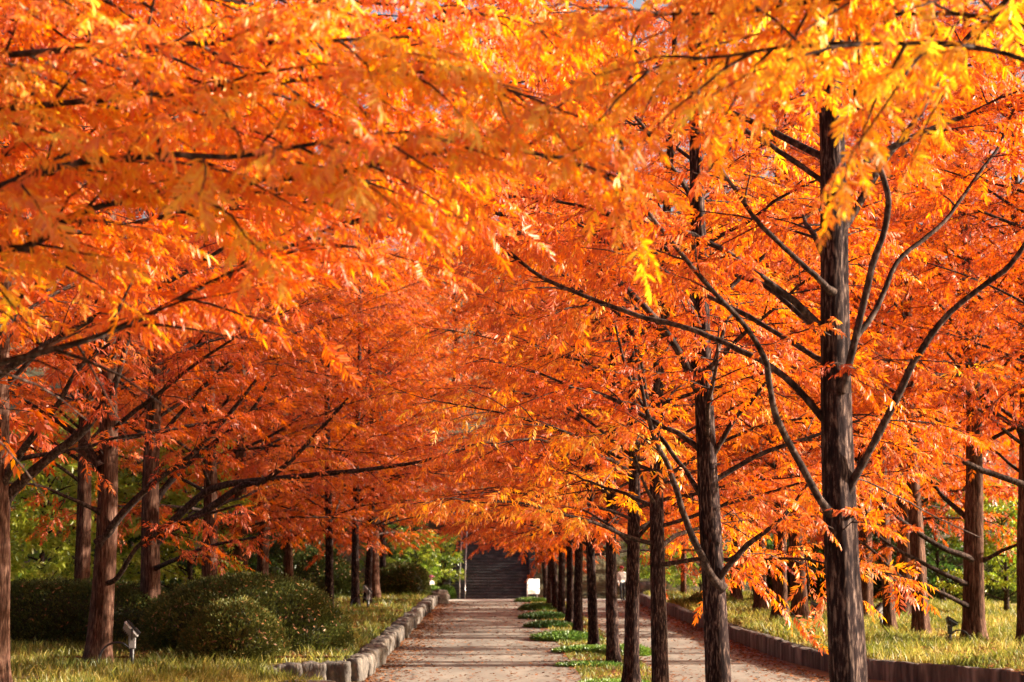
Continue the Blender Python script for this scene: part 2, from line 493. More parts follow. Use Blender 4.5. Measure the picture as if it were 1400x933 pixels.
def plant_tree(kit, loc, label, group, rz=0, s=1.0, sh=0.0, name='dawn_redwood', cat='tree', sz=None):
    root = thing(name, loc, label, cat, group, rz)
    root.scale = (s, s, sz or s)
    for k in ('trunk', 'branches', 'crown'):
        if kit.get(k):
            o = link(k, kit[k], root)
            if k == 'crown': o['tint_shift'] = float(sh)
    for m in kit.get('limb', []): link('limb', m, root)
    return root


# ================================================================== SETTING
def struct(name, me):
    o = link(name, me)
    o['kind'] = 'structure'
    return o


def sheet(name, pts, z, mat, nx=1):
    bm = bmesh.new()
    f = bm.faces.new([bm.verts.new((x, y, z)) for x, y in pts])
    bmesh.ops.triangulate(bm, faces=[f])
    return struct(name, bm_mesh(name, bm, mat))


sheet('ground', [(-600, -200), (600, -200), (600, 900), (-600, 900)], 0.0, SOIL)
sheet('left_lane', [(-2.62, -20), (2.05, -20), (2.05, 88.6), (-2.62, 88.6)], 0.006, PATH)
sheet('right_lane', [(3.5, -20), (7.08, -20), (7.08, 88.6), (3.5, 88.6)], 0.006, PATH)
sheet('cross_path', [(-7, 88.6), (16, 88.6), (16, 91.95), (-7, 91.95)], 0.010, PAVE)

BANK_H = 0.38
LB = [(-2.95, 87.5), (-2.95, 36.6), (-3.2, 36.35), (-4.7, 36.25), (-6.0, 35.0), (-7.0, 31.0), (-7.5, -20), (-60, -20), (-60, 87.5)]
RB = [(7.45, 87.5), (7.45, 45), (7.65, 41), (8.1, 38), (9.2, 35), (11, 32), (13, 28), (14, -20), (60, -20), (60, 87.5)]


def bank(name, outline, slope=()):
    bm = bmesh.new()
    top = [bm.verts.new((x, y, BANK_H)) for x, y in outline]
    bot = [bm.verts.new((x + (1.0 if i in slope else 0), y - (1.1 if i in slope else 0), -.05 if i in slope else -.2)) for i, (x, y) in enumerate(outline)]
    f = bm.faces.new(top)
    n = len(outline)
    for i in range(n):
        bm.faces.new((top[i], bot[i], bot[(i + 1) % n], top[(i + 1) % n]))
    bmesh.ops.triangulate(bm, faces=[f])
    return struct(name, bm_mesh(name, bm, TURF))


bank('left_bank', LB, (4, 5, 6))
bank('right_bank', RB)

# hillside beyond the stairs
bm = bmesh.new()
nx, ny = 60, 30
grid = []
for j in range(ny):
    row = []
    for i in range(nx):
        x = -90 + 180 * i / (nx - 1); y = 92.2 + (j / (ny - 1)) ** 1.3 * 110
        h = .5 * (y - 92.2) * (1 - .35 * (y - 92.2) / 110) + .8 * noise.noise(Vector((x * .12, y * .12, 0))) * min(1, (y - 92) / 6)
        if -2.9 < x < 3.4 and y < 106: h = min(h, .42 * (y - 92.4) - .4)
        row.append(bm.verts.new((x, y, h - .1)))
    grid.append(row)
for j in range(ny - 1):
    for i in range(nx - 1):
        bm.faces.new((grid[j][i], grid[j][i + 1], grid[j + 1][i + 1], grid[j + 1][i]))
struct('hill', bm_mesh('hill', bm, HILL, True))

# ================================================================== DAWN REDWOODS
CX = 2.75
zs = [13.7 + 6.93 * i for i in range(12)]; zs[11] = 88.2


# --- T1, the big trunk right of the middle: limbs taken at their real depth
def L(Y0, Y1, pts, w0, w1, origin, **opt):
    n = len(pts)
    P = [at(px, py, Y0 + (Y1 - Y0) * i / (n - 1)) - np.array(origin) for i, (px, py) in enumerate(pts)]
    return (P, w0, w1, opt)


O1 = (CX, zs[0], 0)
pz = 13.7 / F
t1_heroes = [
    L(13.65, 12.6, [(1140, 705), (1122, 685), (1085, 620), (1060, 572), (1048, 522), (1040, 487), (1010, 440), (970, 395), (920, 335), (885, 290), (862, 245)], 5.6 * pz, 2.2 * pz, O1, t0=.62),
    L(13.65, 14.2, [(1142, 590), (1122, 568), (1090, 530), (1050, 496), (1000, 471), (940, 447), (870, 430), (800, 405), (740, 380), (700, 350), (655, 333)], 5.6 * pz, 2.2 * pz, O1, t0=.62),
    L(13.75, 15.2, [(1140, 500), (1115, 488), (1044, 443), (975, 406), (900, 365), (837, 334), (782, 302)], 4.6 * pz, 2 * pz, O1, t0=.55),
    L(13.75, 16.2, [(1140, 475), (1120, 455), (1050, 395), (1000, 375), (940, 345), (900, 320), (825, 287)], 4.5 * pz, 2 * pz, O1, t0=.5),
    L(13.6, 13.0, [(1138, 400), (1120, 384), (1075, 340), (1030, 296), (990, 240), (960, 180)], 4.6 * pz, 2.2 * pz, O1, t0=.5),
    L(13.7, 13.9, [(1134, 258), (1118, 242), (1060, 202), (1010, 170), (960, 140), (900, 110)], 4.6 * pz, 2 * pz, O1, t0=.4),
    L(13.7, 13.0, [(1150, 690), (1168, 655), (1200, 600), (1235, 530), (1255, 490), (1290, 440), (1340, 395), (1375, 370), (1400, 335), (1430, 280), (1450, 200)], 6 * pz, 2.6 * pz, O1, t0=.7),
    L(13.6, 13.1, [(1150, 535), (1162, 495), (1180, 420), (1190, 370), (1207, 310), (1212, 265), (1195, 220), (1180, 170), (1165, 110), (1160, 40)], 5.6 * pz, 3 * pz, O1, t0=.72),
    L(13.2, 13.2, [(1178, 165), (1200, 130), (1240, 108), (1300, 92), (1350, 85)], 3.2 * pz, 1.4 * pz, O1, t0=.5),
    L(13.8, 14.8, [(1148, 495), (1165, 470), (1200, 420), (1225, 362), (1265, 325), (1300, 290), (1335, 240), (1365, 200), (1385, 150)], 4.6 * pz, 2 * pz, O1, t0=.6),
    L(13.8, 15.8, [(1140, 330), (1165, 295), (1205, 225), (1245, 175), (1285, 110), (1320, 52), (1375, 0), (1420, -60)], 6 * pz, 3 * pz, O1, t0=.6),
    L(13.62, 13.2, [(1146, 728), (1130, 716), (1112, 708), (1095, 692)], .8 * pz, .4 * pz, O1, t0=.2, maxlen=.3, keep=None, size=.2),
    L(13.60, 13.1, [(1152, 726), (1166, 712), (1180, 706), (1192, 700)], .8 * pz, .4 * pz, O1, t0=.2, maxlen=.3, keep=None, size=.2),
    L(13.62, 13.2, [(1140, 462), (1126, 452), (1112, 450), (1098, 440)], .8 * pz, .4 * pz, O1, t0=.2, maxlen=.35, keep=None, size=.2),
    L(13.60, 13.1, [(1140, 520), (1156, 512), (1172, 505), (1185, 490)], .8 * pz, .4 * pz, O1, t0=.2, maxlen=.35, keep=None, size=.2),
    L(13.62, 13.1, [(1132, 300), (1122, 290), (1110, 286), (1100, 280)], .8 * pz, .4 * pz, O1, t0=.2, maxlen=.3, keep=None, size=.2),
    L(13.62, 13.5, [(1155, 712), (1161, 707), (1163, 704)], 2.2 * pz, 2.0 * pz, O1, t0=2.0, keep=lambda p: False),
    L(13.8, 15.4, [(1150, 660), (1172, 655), (1230, 680), (1290, 712), (1340, 735)], 1.6 * pz, .8 * pz, O1, t0=2.0),
]


def t1_path(z):
    # trunk centre from the photograph: leans a little to the left as it rises
    return (-.010 * z + .018 * np.sin(z * 1.3)), (.012 * np.sin(z * .9) + 0 * z)


def ok_t1(az, h):
    toward = abs(((az - 1.5 * math.pi + math.pi) % (2 * math.pi)) - math.pi)
    if h < 6.8 and toward < 1.15: return False
    if h < 4.3: return False
    return True


def keep_t1(p):
    # photograph: hardly any spray hangs in front of the trunk below the tall crown
    return not (p[1] < .5 and abs(p[0] + .05) < .42 and p[2] < 6.2)


kit_t1 = redwood_kit(11, 15.5, .160, 3.3, 40, 4.2, 'hi', ok=ok_t1, heroes=t1_heroes, keep=keep_t1, path=t1_path, tint=-.02)

# --- T0, beside the camera on the right, only its spreading upper limbs reach into view
O0 = (CX + .15, 6.9, 0)
t0_heroes = [  # raised tints: yellow leaves with a sunlit glow painted in
    L(6.9, 7.7, [(1640, 260), (1480, 120), (1330, 62), (1220, 60), (1110, 62), (1000, 75), (920, 85), (860, 105)], .014, .005, O0, t0=.35, maxlen=.9, tint=.34, droop=.5),
    L(7.0, 8.2, [(1640, 160), (1480, 60), (1350, 20), (1260, 20), (1170, 25), (1080, 40), (980, 60)], .014, .005, O0, t0=.35, maxlen=.9, tint=.36, droop=.5),
    L(6.9, 8.0, [(1640, 120), (1500, 20), (1360, -15), (1240, -20), (1120, 0), (1000, 18), (900, 20), (820, 32)], .02, .006, O0, t0=.3, maxlen=.95, tint=.36),
    L(7.0, 8.8, [(1640, 0), (1500, -80), (1380, -110), (1260, -80), (1160, -40), (1080, 10), (1000, 40)], .02, .006, O0, t0=.3, maxlen=.9, tint=.38),
    L(6.9, 7.4, [(1640, -150), (1450, -180), (1250, -150), (1100, -90), (980, -60), (860, -70)], .02, .006, O0, t0=.3, maxlen=.95, tint=.3),
]


def ok_t0(az, h):
    into = abs(((az - .78 * math.pi + math.pi) % (2 * math.pi)) - math.pi)
    return h > 6.2 or (into > 1.45 and h > 4)


kit_t0 = redwood_kit(12, 12, .15, 3.3, 22, 2.8, 'hi', ok=ok_t0, heroes=t0_heroes, tint=.03, size=.20, density=1.7)

# --- NL, the near tree whose limbs hang across the upper left
ON = (-6.3, 8.6, 0)
nl_heroes = [  # higher tints on near limbs add painted sun glow to yellower leaves
    L(8.6, 7.9, [(-1090, 700), (-700, 560), (-300, 430), (-60, 350), (40, 338), (85, 302), (160, 275), (290, 266), (345, 250), (400, 248), (480, 235), (560, 215), (660, 205), (760, 215), (850, 245)], .022, .006, ON, t0=.30, maxlen=1.0, tint=.24),
    L(8.7, 10.2, [(-1090, 720), (-600, 620), (-200, 540), (100, 470), (180, 440), (250, 405), (320, 372), (400, 335), (470, 305), (560, 290), (660, 300)], .022, .006, ON, t0=.30, maxlen=1.0, tint=-.02),
    L(8.6, 7.6, [(-1090, 560), (-700, 330), (-300, 190), (0, 150), (200, 130), (400, 110), (560, 100), (680, 120), (790, 160)], .022, .006, ON, t0=.30, maxlen=1.0, tint=.28),
    L(8.6, 8.6, [(-1090, 350), (-600, 100), (-200, 0), (100, -20), (350, -10), (600, 10), (780, 40)], .022, .006, ON, t0=.30, maxlen=1.1, tint=.10),
    L(8.6, 9.6, [(-1090, 250), (-600, -60), (-100, -160), (300, -150), (600, -110), (800, -60)], .022, .006, ON, t0=.30, maxlen=1.1, tint=.08),
    L(8.7, 11.0, [(-1090, 420), (-500, 230), (-100, 130), (150, 90), (350, 80), (520, 90), (640, 120), (740, 170)], .02, .006, ON, t0=.35, maxlen=1.1, tint=.06),
    L(8.7, 12.0, [(-1090, 300), (-500, 60), (0, 0), (300, 20), (500, 40), (650, 30), (800, 60)], .02, .006, ON, t0=.35, maxlen=1.1, tint=.04),
    L(8.6, 7.2, [(-1090, 640), (-600, 470), (-200, 330), (50, 240), (200, 215), (330, 215), (460, 190), (560, 180)], .026, .006, ON, t0=.25, maxlen=.9, tint=.2),
    L(8.6, 7.4, [(-1090, 480), (-600, 230), (-200, 110), (60, 70), (260, 60), (430, 60), (560, 50)], .026, .006, ON, t0=.25, maxlen=.9, tint=.2),
    L(8.7, 13.0, [(-1090, 500), (-500, 400), (0, 330), (250, 290), (450, 240), (600, 220), (700, 190)], .02, .006, ON, t0=.3, maxlen=1.2, tint=.0),
    L(8.7, 9.4, [(-1090, 600), (-500, 420), (-200, 330), (0, 250), (150, 190), (300, 170), (450, 170), (560, 190)], .022, .006, ON, t0=.30, maxlen=1.0, tint=.04),
]


def ok_nl(az, h):
    return h > 6.5 or abs(((az + math.pi) % (2 * math.pi)) - math.pi) > 1.2


kit_nl = redwood_kit(13, 14.5, .19, 3.4, 34, 4.3, 'hi', ok=ok_nl, heroes=nl_heroes, keep=lambda p: p[2] > 3.95, tint=.05, size=.20, density=1.9)

# --- middle row and outer row kits
O2 = (at(988, 1060, zs[1])[0], zs[1], 0); p2 = zs[1] / F
t2_heroes = [
    L(zs[1] - .05, zs[1] - .9, [(985, 805), (972, 785), (955, 748), (938, 705), (920, 645), (897, 600), (880, 540), (868, 470)], 6 * p2, 2 * p2, O2, t0=.5),
    L(zs[1] - .05, zs[1] - .5, [(980, 800), (992, 778), (1020, 745), (1040, 728), (1075, 700), (1110, 655)], 5 * p2, 2 * p2, O2, t0=.45),
    L(zs[1], zs[1] + .6, [(965, 690), (940, 650), (900, 600), (860, 520), (840, 440)], 4 * p2, 1.6 * p2, O2, t0=.4),
    L(zs[1], zs[1] - 1.5, [(960, 540), (900, 440), (800, 350), (700, 300), (600, 262), (520, 245), (460, 240)], 5 * p2, 1.8 * p2, O2, t0=.35, maxlen=1.5),
    L(zs[1], zs[1] - .6, [(958, 430), (880, 330), (780, 240), (680, 190), (580, 160), (500, 150)], 5 * p2, 1.8 * p2, O2, t0=.35, maxlen=1.5),
    L(zs[1], zs[1] - .4, [(965, 640), (1000, 580), (1030, 545), (1060, 500)], 4 * p2, 1.6 * p2, O2, t0=.4),
]
kit_t2 = redwood_kit(21, 15.5, .155, 3.5, 40, 4.0, 'hi', size=.21, heroes=t2_heroes, path=lambda z: (-.032 * np.minimum(z, 7) + .012 * np.sin(z * 1.1), .01 * np.sin(z)), keep=lambda p: not (p[1] < .4 and abs(p[0]) < .5 and p[2] < 3.9), density=1.0)
kit_c1 = redwood_kit(22, 15.0, .15, 2.5, 48, 5.0, 'mid', dip=.8)
kit_c2 = redwood_kit(23, 15.8, .145, 2.7, 50, 4.8, 'mid', dip=.8)
kit_c3 = redwood_kit(24, 14.6, .14, 2.35, 49, 5.1, 'mid', dip=.9)
kit_o1 = redwood_kit(31, 18.5, .27, 4.4, 50, 6.2, 'mid', BARK_RED)
kit_o2 = redwood_kit(32, 19.0, .25, 4.2, 50, 6.0, 'mid', BARK_RED)
kit_o3 = redwood_kit(33, 18.0, .24, 2.9, 50, 6.0, 'mid', BARK_RED, dip=1)
OA = (at(137, 800, 36)[0], 36, BANK_H); pa = 36 / F
la_heroes = [
    L(36, 35, [(137, 745), (169, 700), (215, 655), (262, 620), (315, 564), (350, 520)], 6 * pa, 2 * pa, OA, t0=.35),
    L(36, 34.6, [(137, 800), (160, 790), (190, 745), (240, 715), (290, 700), (330, 690)], 4 * pa, 1.5 * pa, OA, t0=.3),
    L(36, 36.5, [(137, 640), (110, 600), (70, 570), (20, 540), (-30, 500)], 6 * pa, 2 * pa, OA, t0=.3),
    L(36, 37, [(137, 620), (170, 600), (240, 585), (320, 570), (400, 540)], 4 * pa, 1.5 * pa, OA, t0=.3),
    L(36, 35, [(137, 700), (90, 680), (50, 665), (0, 660)], 3 * pa, 1.2 * pa, OA, t0=.3)]
kit_la = redwood_kit(34, 18.5, .245, 4.6, 48, 6.0, 'mid', BARK_RED, heroes=la_heroes)
OB = (at(207, 800, 43)[0], 43, BANK_H); pb = 43 / F
lb_heroes = [
    L(43, 41, [(207, 735), (245, 718), (281, 699), (330, 665), (356, 661), (397, 631), (440, 585), (476, 545)], 6 * pb, 2 * pb, OB, t0=.45),
    L(43, 42, [(207, 745), (260, 690), (300, 665), (375, 655), (442, 648), (500, 642), (590, 628), (660, 605)], 6 * pb, 1.6 * pb, OB, t0=.45),
    L(43, 40.5, [(207, 780), (240, 765), (290, 745), (350, 735)], 3.5 * pb, 1.4 * pb, OB, t0=.35),
    L(43, 43, [(207, 690), (250, 640), (300, 600), (345, 560), (380, 500)], 5 * pb, 1.6 * pb, OB, t0=.4)]
kit_lb = redwood_kit(35, 18.5, .26, 4.6, 48, 6.0, 'mid', BARK_RED, heroes=lb_heroes)
OL = (at(-2, 800, 29)[0], 29, BANK_H); pl = 29 / F
lc_heroes = [
    L(29, 28.5, [(-2, 705), (13, 676), (40, 650), (75, 620), (112, 590), (150, 540), (166, 496), (180, 440)], 9 * pl, 3 * pl, OL, t0=.6),
    L(29, 27.5, [(-2, 690), (15, 640), (50, 590), (80, 550), (110, 500), (150, 470)], 6 * pl, 2 * pl, OL, t0=.5),
    L(29, 29.5, [(-2, 640), (40, 625), (110, 615), (160, 600), (230, 590)], 4 * pl, 1.4 * pl, OL, t0=.4)]
kit_lc = redwood_kit(36, 18.5, .22, 4.8, 46, 6.0, 'mid', BARK_RED, heroes=lc_heroes)
OR_ = (at(1331, 850, 43.5)[0], 43.5, BANK_H); pr = 43.5 / F
ra_heroes = [
    L(43.5, 42, [(1331, 770), (1322, 762), (1285, 748), (1240, 718), (1205, 690), (1165, 655)], 5 * pr, 1.6 * pr, OR_, t0=.45),
    L(43.5, 42.5, [(1331, 800), (1315, 796), (1270, 775), (1215, 745), (1175, 705)], 4.5 * pr, 1.4 * pr, OR_, t0=.45),
    L(43.5, 42.2, [(1331, 835), (1318, 826), (1280, 808), (1240, 795), (1190, 750), (1170, 738)], 4 * pr, 1.2 * pr, OR_, t0=.5),
    L(43.5, 44, [(1331, 720), (1318, 705), (1290, 680), (1270, 655), (1255, 640)], 5 * pr, 1.6 * pr, OR_, t0=.45),
    L(43.5, 43, [(1331, 770), (1350, 765), (1380, 750), (1420, 735)], 4 * pr, 1.4 * pr, OR_, t0=.3)]
kit_ra = redwood_kit(37, 18.5, .27, 4.6, 48, 5.6, 'mid', BARK_RED, heroes=ra_heroes)
OE = (at(1500, 850, 35.5)[0], 35.5, BANK_H); pe = 35.5 / F
re_heroes = [
    L(35.5, 34, [(1500, 700), (1440, 675), (1400, 662), (1340, 640), (1290, 615), (1250, 600), (1190, 590)], 6 * pe, 2 * pe, OE, t0=.5),
    L(35.5, 35, [(1500, 640), (1450, 610), (1400, 590), (1345, 555), (1300, 520)], 6 * pe, 2 * pe, OE, t0=.45),
    L(35.5, 33.5, [(1500, 600), (1440, 540), (1390, 520), (1330, 515), (1270, 512)], 5 * pe, 2 * pe, OE, t0=.4)]
kit_re = redwood_kit(38, 18.5, .27, 4.9, 46, 5.6, 'mid', BARK_RED, heroes=re_heroes)
kit_f1 = redwood_kit(41, 19.0, .25, 2.8, 50, 5.4, 'far', BARK_RED, dip=1)
kit_f2 = redwood_kit(42, 17.5, .22, 3.0, 48, 5.4, 'far', BARK_RED, dip=1)

GM = 'dawn redwoods in the middle row between the two lanes'
plant_tree(kit_t0, O0, 'redwood out of frame right whose yellow sprays hang over the top right', GM)
plant_tree(kit_t1, O1, 'big dark dawn redwood with long bare limbs, nearest and largest trunk on the right', GM)
plant_tree(kit_t2, O2, 'dark trunk next behind the biggest one, pale crooked limb on its left side', GM)
mids = [kit_c1, kit_c2, kit_c3]
rg = np.random.default_rng(77)
for i in range(2, 12):
    k = mids[i % 3]
    lab = '%s trunk from the front in the middle row between the two lanes' % ORD[i + 1]
    if i == 3: lab = 'fourth trunk of the middle row, sunlit pale brown on its right side'
    if i == 11: lab = 'farthest dark trunk of the middle row, beside the white board'
    dx = {2: -.07, 4: .12, 5: .06}.get(i, 0)
    t_ = plant_tree(k, ((at({2: 903, 3: 864, 4: 839, 5: 812}[i], 890, zs[i])[0] if i < 6 else CX + rg.normal(0, .02)), zs[i], 0), lab, GM, rg.uniform(0, 6.28), rg.uniform(.94, 1.06), rg.normal(0, .09))
    t_.rotation_euler.x, t_.rotation_euler.y = rg.normal(0, .016, 2)

GL = 'dawn redwoods along the left bank'
plant_tree(kit_nl, ON, 'redwood out of frame left whose thick orange limbs cross the upper left', GL)
# (x, z, kit, scale, tint, label)
left = [(-5.4, 15.2, kit_o1, .95, -.04, 'redwood out of frame left whose red orange sprays hang low over the left edge'),
        (-6.7, 22, kit_o2, .95, -.06, 'redwood out of frame left, its orange crown behind the nearest hanging limbs'),
        (at(-2, 800, 29)[0], 29, kit_lc, 1, -.05, 'dawn redwood cut by the left edge, only a strip of its trunk showing'),
        (at(137, 800, 36)[0], 36, kit_la, 1, 0, 'ruddy straight trunk before the dark hedge, just left of the grey floodlight'),
        (at(207, 800, 43)[0], 43, kit_lb, 1, .02, 'thick ruddy split trunk between the grey floodlight and the domed shrubs'),
        (-8.0, 50.5, kit_o3, 1, 0, 'redwood behind the large dome shrub, its top touching the shrub at left'),
        (-8.0, 57, kit_o3, 1, .04, 'left one of two dark trunks rising behind the large dome shrub'),
        (-8.0, 62, kit_o2, .9, 0, 'right one of two dark trunks rising behind the large dome shrub'),
        (-7.9, 70, kit_o3, .9, 0, 'slim dark trunk just past the right shoulder of the large dome shrub'),
        (-5.5, 60, kit_c1, 1.05, .02, 'slim trunk at the grass edge between dome shrub and far small floodlight'),
        (-5.1, 66.5, kit_c2, 1.1, -.03, 'brown trunk rising directly behind the far small floodlight'),
        (-5.0, 71.5, kit_c3, 1.1, .04, 'middle one of the brown trunk cluster behind the far small floodlight'),
        (-5.0, 77, kit_o3, .85, 0, 'right one of the brown trunk cluster near the far dark shrub'),
        (-5.1, 83.5, kit_c1, 1.1, .05, 'last redwood of the left bank, standing against the far dark shrub'),
        (-10.7, 46, kit_o2, .9, .05, 'sunlit pale trunk behind the hedge, left of the ruddy straight trunk'),
        (-12.2, 33.5, kit_f2, .95, 0, 'redwood out of frame left, set back behind the front row'),
        (-12.0, 24.5, kit_f1, .95, 0, 'redwood out of frame left, farthest back from the path'),
        (-11.5, 60, kit_f2, .9, .03, 'redwood deep on the left bank behind the bright green tree'),
        (-11.3, 73, kit_f1, .9, .03, 'redwood deep on the left bank behind the dark green tree')]
for x, z, k, sc_, sh, lab in left:
    uniq = k in (kit_la, kit_lb, kit_lc)
    plant_tree(k, (x + (0 if uniq else rg.normal(0, .05)), z, BANK_H), lab, GL, 0 if uniq else rg.uniform(0, 6.28), sc_, sh)

GR = 'dawn redwoods on the right bank'
rt = [(1331, 43.5, kit_ra, 'sturdy redwood on the right bank beside the black hooped floodlight, sunlit on its right', 1.0),
      (1258, 46.5, kit_o2, 'half sunlit redwood on the right bank between sturdy trunk and broad brown trunk', .85),
      (1216, 48.5, kit_o3, 'slim dark redwood with a thin sunlit edge beside the small pale floodlight', .72),
      (1183, 56, kit_o2, 'redwood on the right bank partly hidden behind the biggest trunk', 1.0),
      (1238, 58, kit_f1, 'broad brown trunk deep on the right bank behind the slim dark one', 1.25),
      (1096, 54, kit_o1, 'brown right trunk of the pair on the right bank, left of the biggest tree', .95),
      (1067, 54.6, kit_o2, 'sunlit left trunk of the pair on the right bank, left of the biggest tree', .95),
      (1040, 62, kit_f2, 'dawn redwood on the right bank behind the sunlit pair', 1.0),
      (1006, 72, kit_f1, 'redwood far along the right bank, beside the second middle row trunk', .9),
      (935, 82, kit_f2, 'thin dark dawn redwood at the far end of the right bank', .62),
      (1404, 42.5, kit_o2, 'redwood cut by the right edge, only a strip of its trunk showing', .9),
      (1500, 35.5, kit_re, 'redwood out of frame right, its limbs reaching in over the right bank grass', 1.0),
      (1640, 28, kit_o2, 'dawn redwood out of frame right on the bank, closer to the camera', .95),
      (1180, 74, kit_f1, 'dawn redwood far back on the right bank behind the broad brown trunk', 1.0),
      (1330, 66, kit_f2, 'dawn redwood far back on the right bank behind the sturdy sunlit trunk', 1.0)]
for i, (px, z, k, lab, s) in enumerate(rt):
    plant_tree(k, (at(px, 850, z)[0], z, BANK_H), lab, GR, 0 if k in (kit_ra, kit_re) else rg.uniform(0, 6.28), s, rg.normal(0, .09), sz=max(s, .95))

# hillside autumn trees behind
GH = 'autumn trees on the hillside'
hz = [(-15, 96, 1.0), (-8, 99, .95), (-6.5, 107, 1.0), (6.8, 97, .95), (12, 100, 1.0), (5.5, 109, 1.0), (20, 96, 1.1), (-22, 94, 1.1), (0.5, 114, 1.05), (27, 86, 1.1), (-28, 84, 1.1), (-4.4, 98, .9), (4.6, 100, .95), (-2.5, 118, 1.1), (3.2, 121, 1.15), (-1.0, 127, 1.6), (-8, 120, 1.5)]
hl = ['left of the stairs, tallest near them', 'just left of the stairs on the slope', 'above and left of the stairs', 'just right of the stairs behind the white board', 'right of the stairs, second from them', 'above and right of the stairs',
      'behind the far end of the right bank', 'behind the far end of the left bank', 'straight above the top of the stairs', 'at the far right behind the right bank trees', 'at the far left behind the green trees', 'beside the left cheek of the stairs', 'beside the right cheek of the stairs', 'high above the stairs on the left', 'high above the stairs on the right', 'tallest and farthest straight over the stairs', 'tallest far up the slope left of the stairs']
for (x, z, s), lb in zip(hz, hl):
    plant_tree(kit_f1 if (x * 7) % 2 > 1 else kit_f2, (x, z, max(0, (z - 92.2) * .45)), 'hillside redwood ' + lb, GH, rg.uniform(0, 6.28), s, rg.normal(.02, .06))


# ================================================================== EVERGREEN TREES AND SHRUBS
def broad_kit(seed, H, r0, base, n, reach, size=.42):
    rng = np.random.default_rng(seed)
    tr, tp, trr = trunk_mesh('trunk', rng, H * .9, r0, LIMB, bend=.3, sides=12)
    limbs, thin, spr = [], [], []
    for k in range(n):
        h = base + (H * .88 - base) * ((k + rng.random()) / n)
        az = k * 2.4 + rng.normal(0, .3)
        g = (h - base) / (H - base)
        P = limb_path(rng, tp(h), az, rng.uniform(.3, .8), rng.uniform(-.1, .5), reach * (1 - .55 * g * g) * rng.uniform(.7, 1.1), 8)
        limbs.append((P, np.linspace(.035, .008, 8)))
        a, b = dress(rng, P, .25, .3, size, maxlen=.9, sp_step=.2, droop=.1)
        thin += a; spr += b
    V1, F1 = tube(limbs, 6); V2, F2 = tube(thin, 4)
    return {'trunk': tr, 'branches': np_mesh('branches', np.vstack([V1, V2]), [np.vstack([F1, F2 + len(V1)])], LIMB, True),
            'crown': spray_mesh('crown', spr, T_BROAD, GREEN, rng, True, .6, .25)}


kit_b1 = broad_kit(51, 6.5, .13, .5, 34, 2.3)
kit_b2 = broad_kit(52, 5.2, .11, .35, 30, 2.1)
GE = 'evergreen broadleaf trees behind the redwoods'  # tint shift paints light: raised for sunlit leaves, lowered for shaded ones
eg = [(45, 52, kit_b1, 1.0, .5, 'green broadleaf tree, leaves painted sunlit, at the left edge behind the dark hedge'),
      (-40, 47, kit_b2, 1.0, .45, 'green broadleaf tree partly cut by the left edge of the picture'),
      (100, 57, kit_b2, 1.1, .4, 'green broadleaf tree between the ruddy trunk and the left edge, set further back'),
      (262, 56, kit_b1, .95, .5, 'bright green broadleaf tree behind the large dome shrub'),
      (180, 60, kit_b2, 1.1, -.5, 'dark green broadleaf tree between the two ruddy trunks'),  # strongly lowered tint paints the gloom between the trunks
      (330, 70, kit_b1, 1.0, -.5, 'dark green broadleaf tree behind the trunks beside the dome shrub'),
      (420, 80, kit_b2, 1.0, -.5, 'dark broadleaf tree, shade painted into its leaves, behind the row of left trunks'),
      (1375, 62, kit_b2, .9, .3, 'yellow green broadleaf tree, leaves painted sunlit, at the right edge behind the bank'),
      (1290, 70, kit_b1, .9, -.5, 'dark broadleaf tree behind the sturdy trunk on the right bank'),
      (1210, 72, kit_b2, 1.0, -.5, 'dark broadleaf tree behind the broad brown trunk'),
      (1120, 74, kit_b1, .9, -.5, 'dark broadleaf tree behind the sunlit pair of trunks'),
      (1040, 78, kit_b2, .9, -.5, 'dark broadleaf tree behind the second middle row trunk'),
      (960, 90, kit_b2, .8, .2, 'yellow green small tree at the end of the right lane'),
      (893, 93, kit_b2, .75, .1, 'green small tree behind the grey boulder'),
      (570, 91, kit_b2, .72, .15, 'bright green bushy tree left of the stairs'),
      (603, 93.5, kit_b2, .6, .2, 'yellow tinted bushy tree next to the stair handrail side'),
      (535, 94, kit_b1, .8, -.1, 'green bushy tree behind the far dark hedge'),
      (775, 97.5, kit_b1, .95, -.5, 'dark evergreen added right of the stairs to shade them, behind the middle row'),  # this tree and the next were added to shade the stairs
      (820, 98, kit_b2, 1.1, -.5, 'dark evergreen added to shade the stairs, behind the person in the pale top')]
for px, z, k, s, sh, lab in eg:
    plant_tree(k, (at(px, 800, z)[0], z, BANK_H if z < 87 else max(0, (z - 92.2) * .4)), lab, GE, rg.uniform(0, 6.28), s, sh, 'broadleaf_tree')


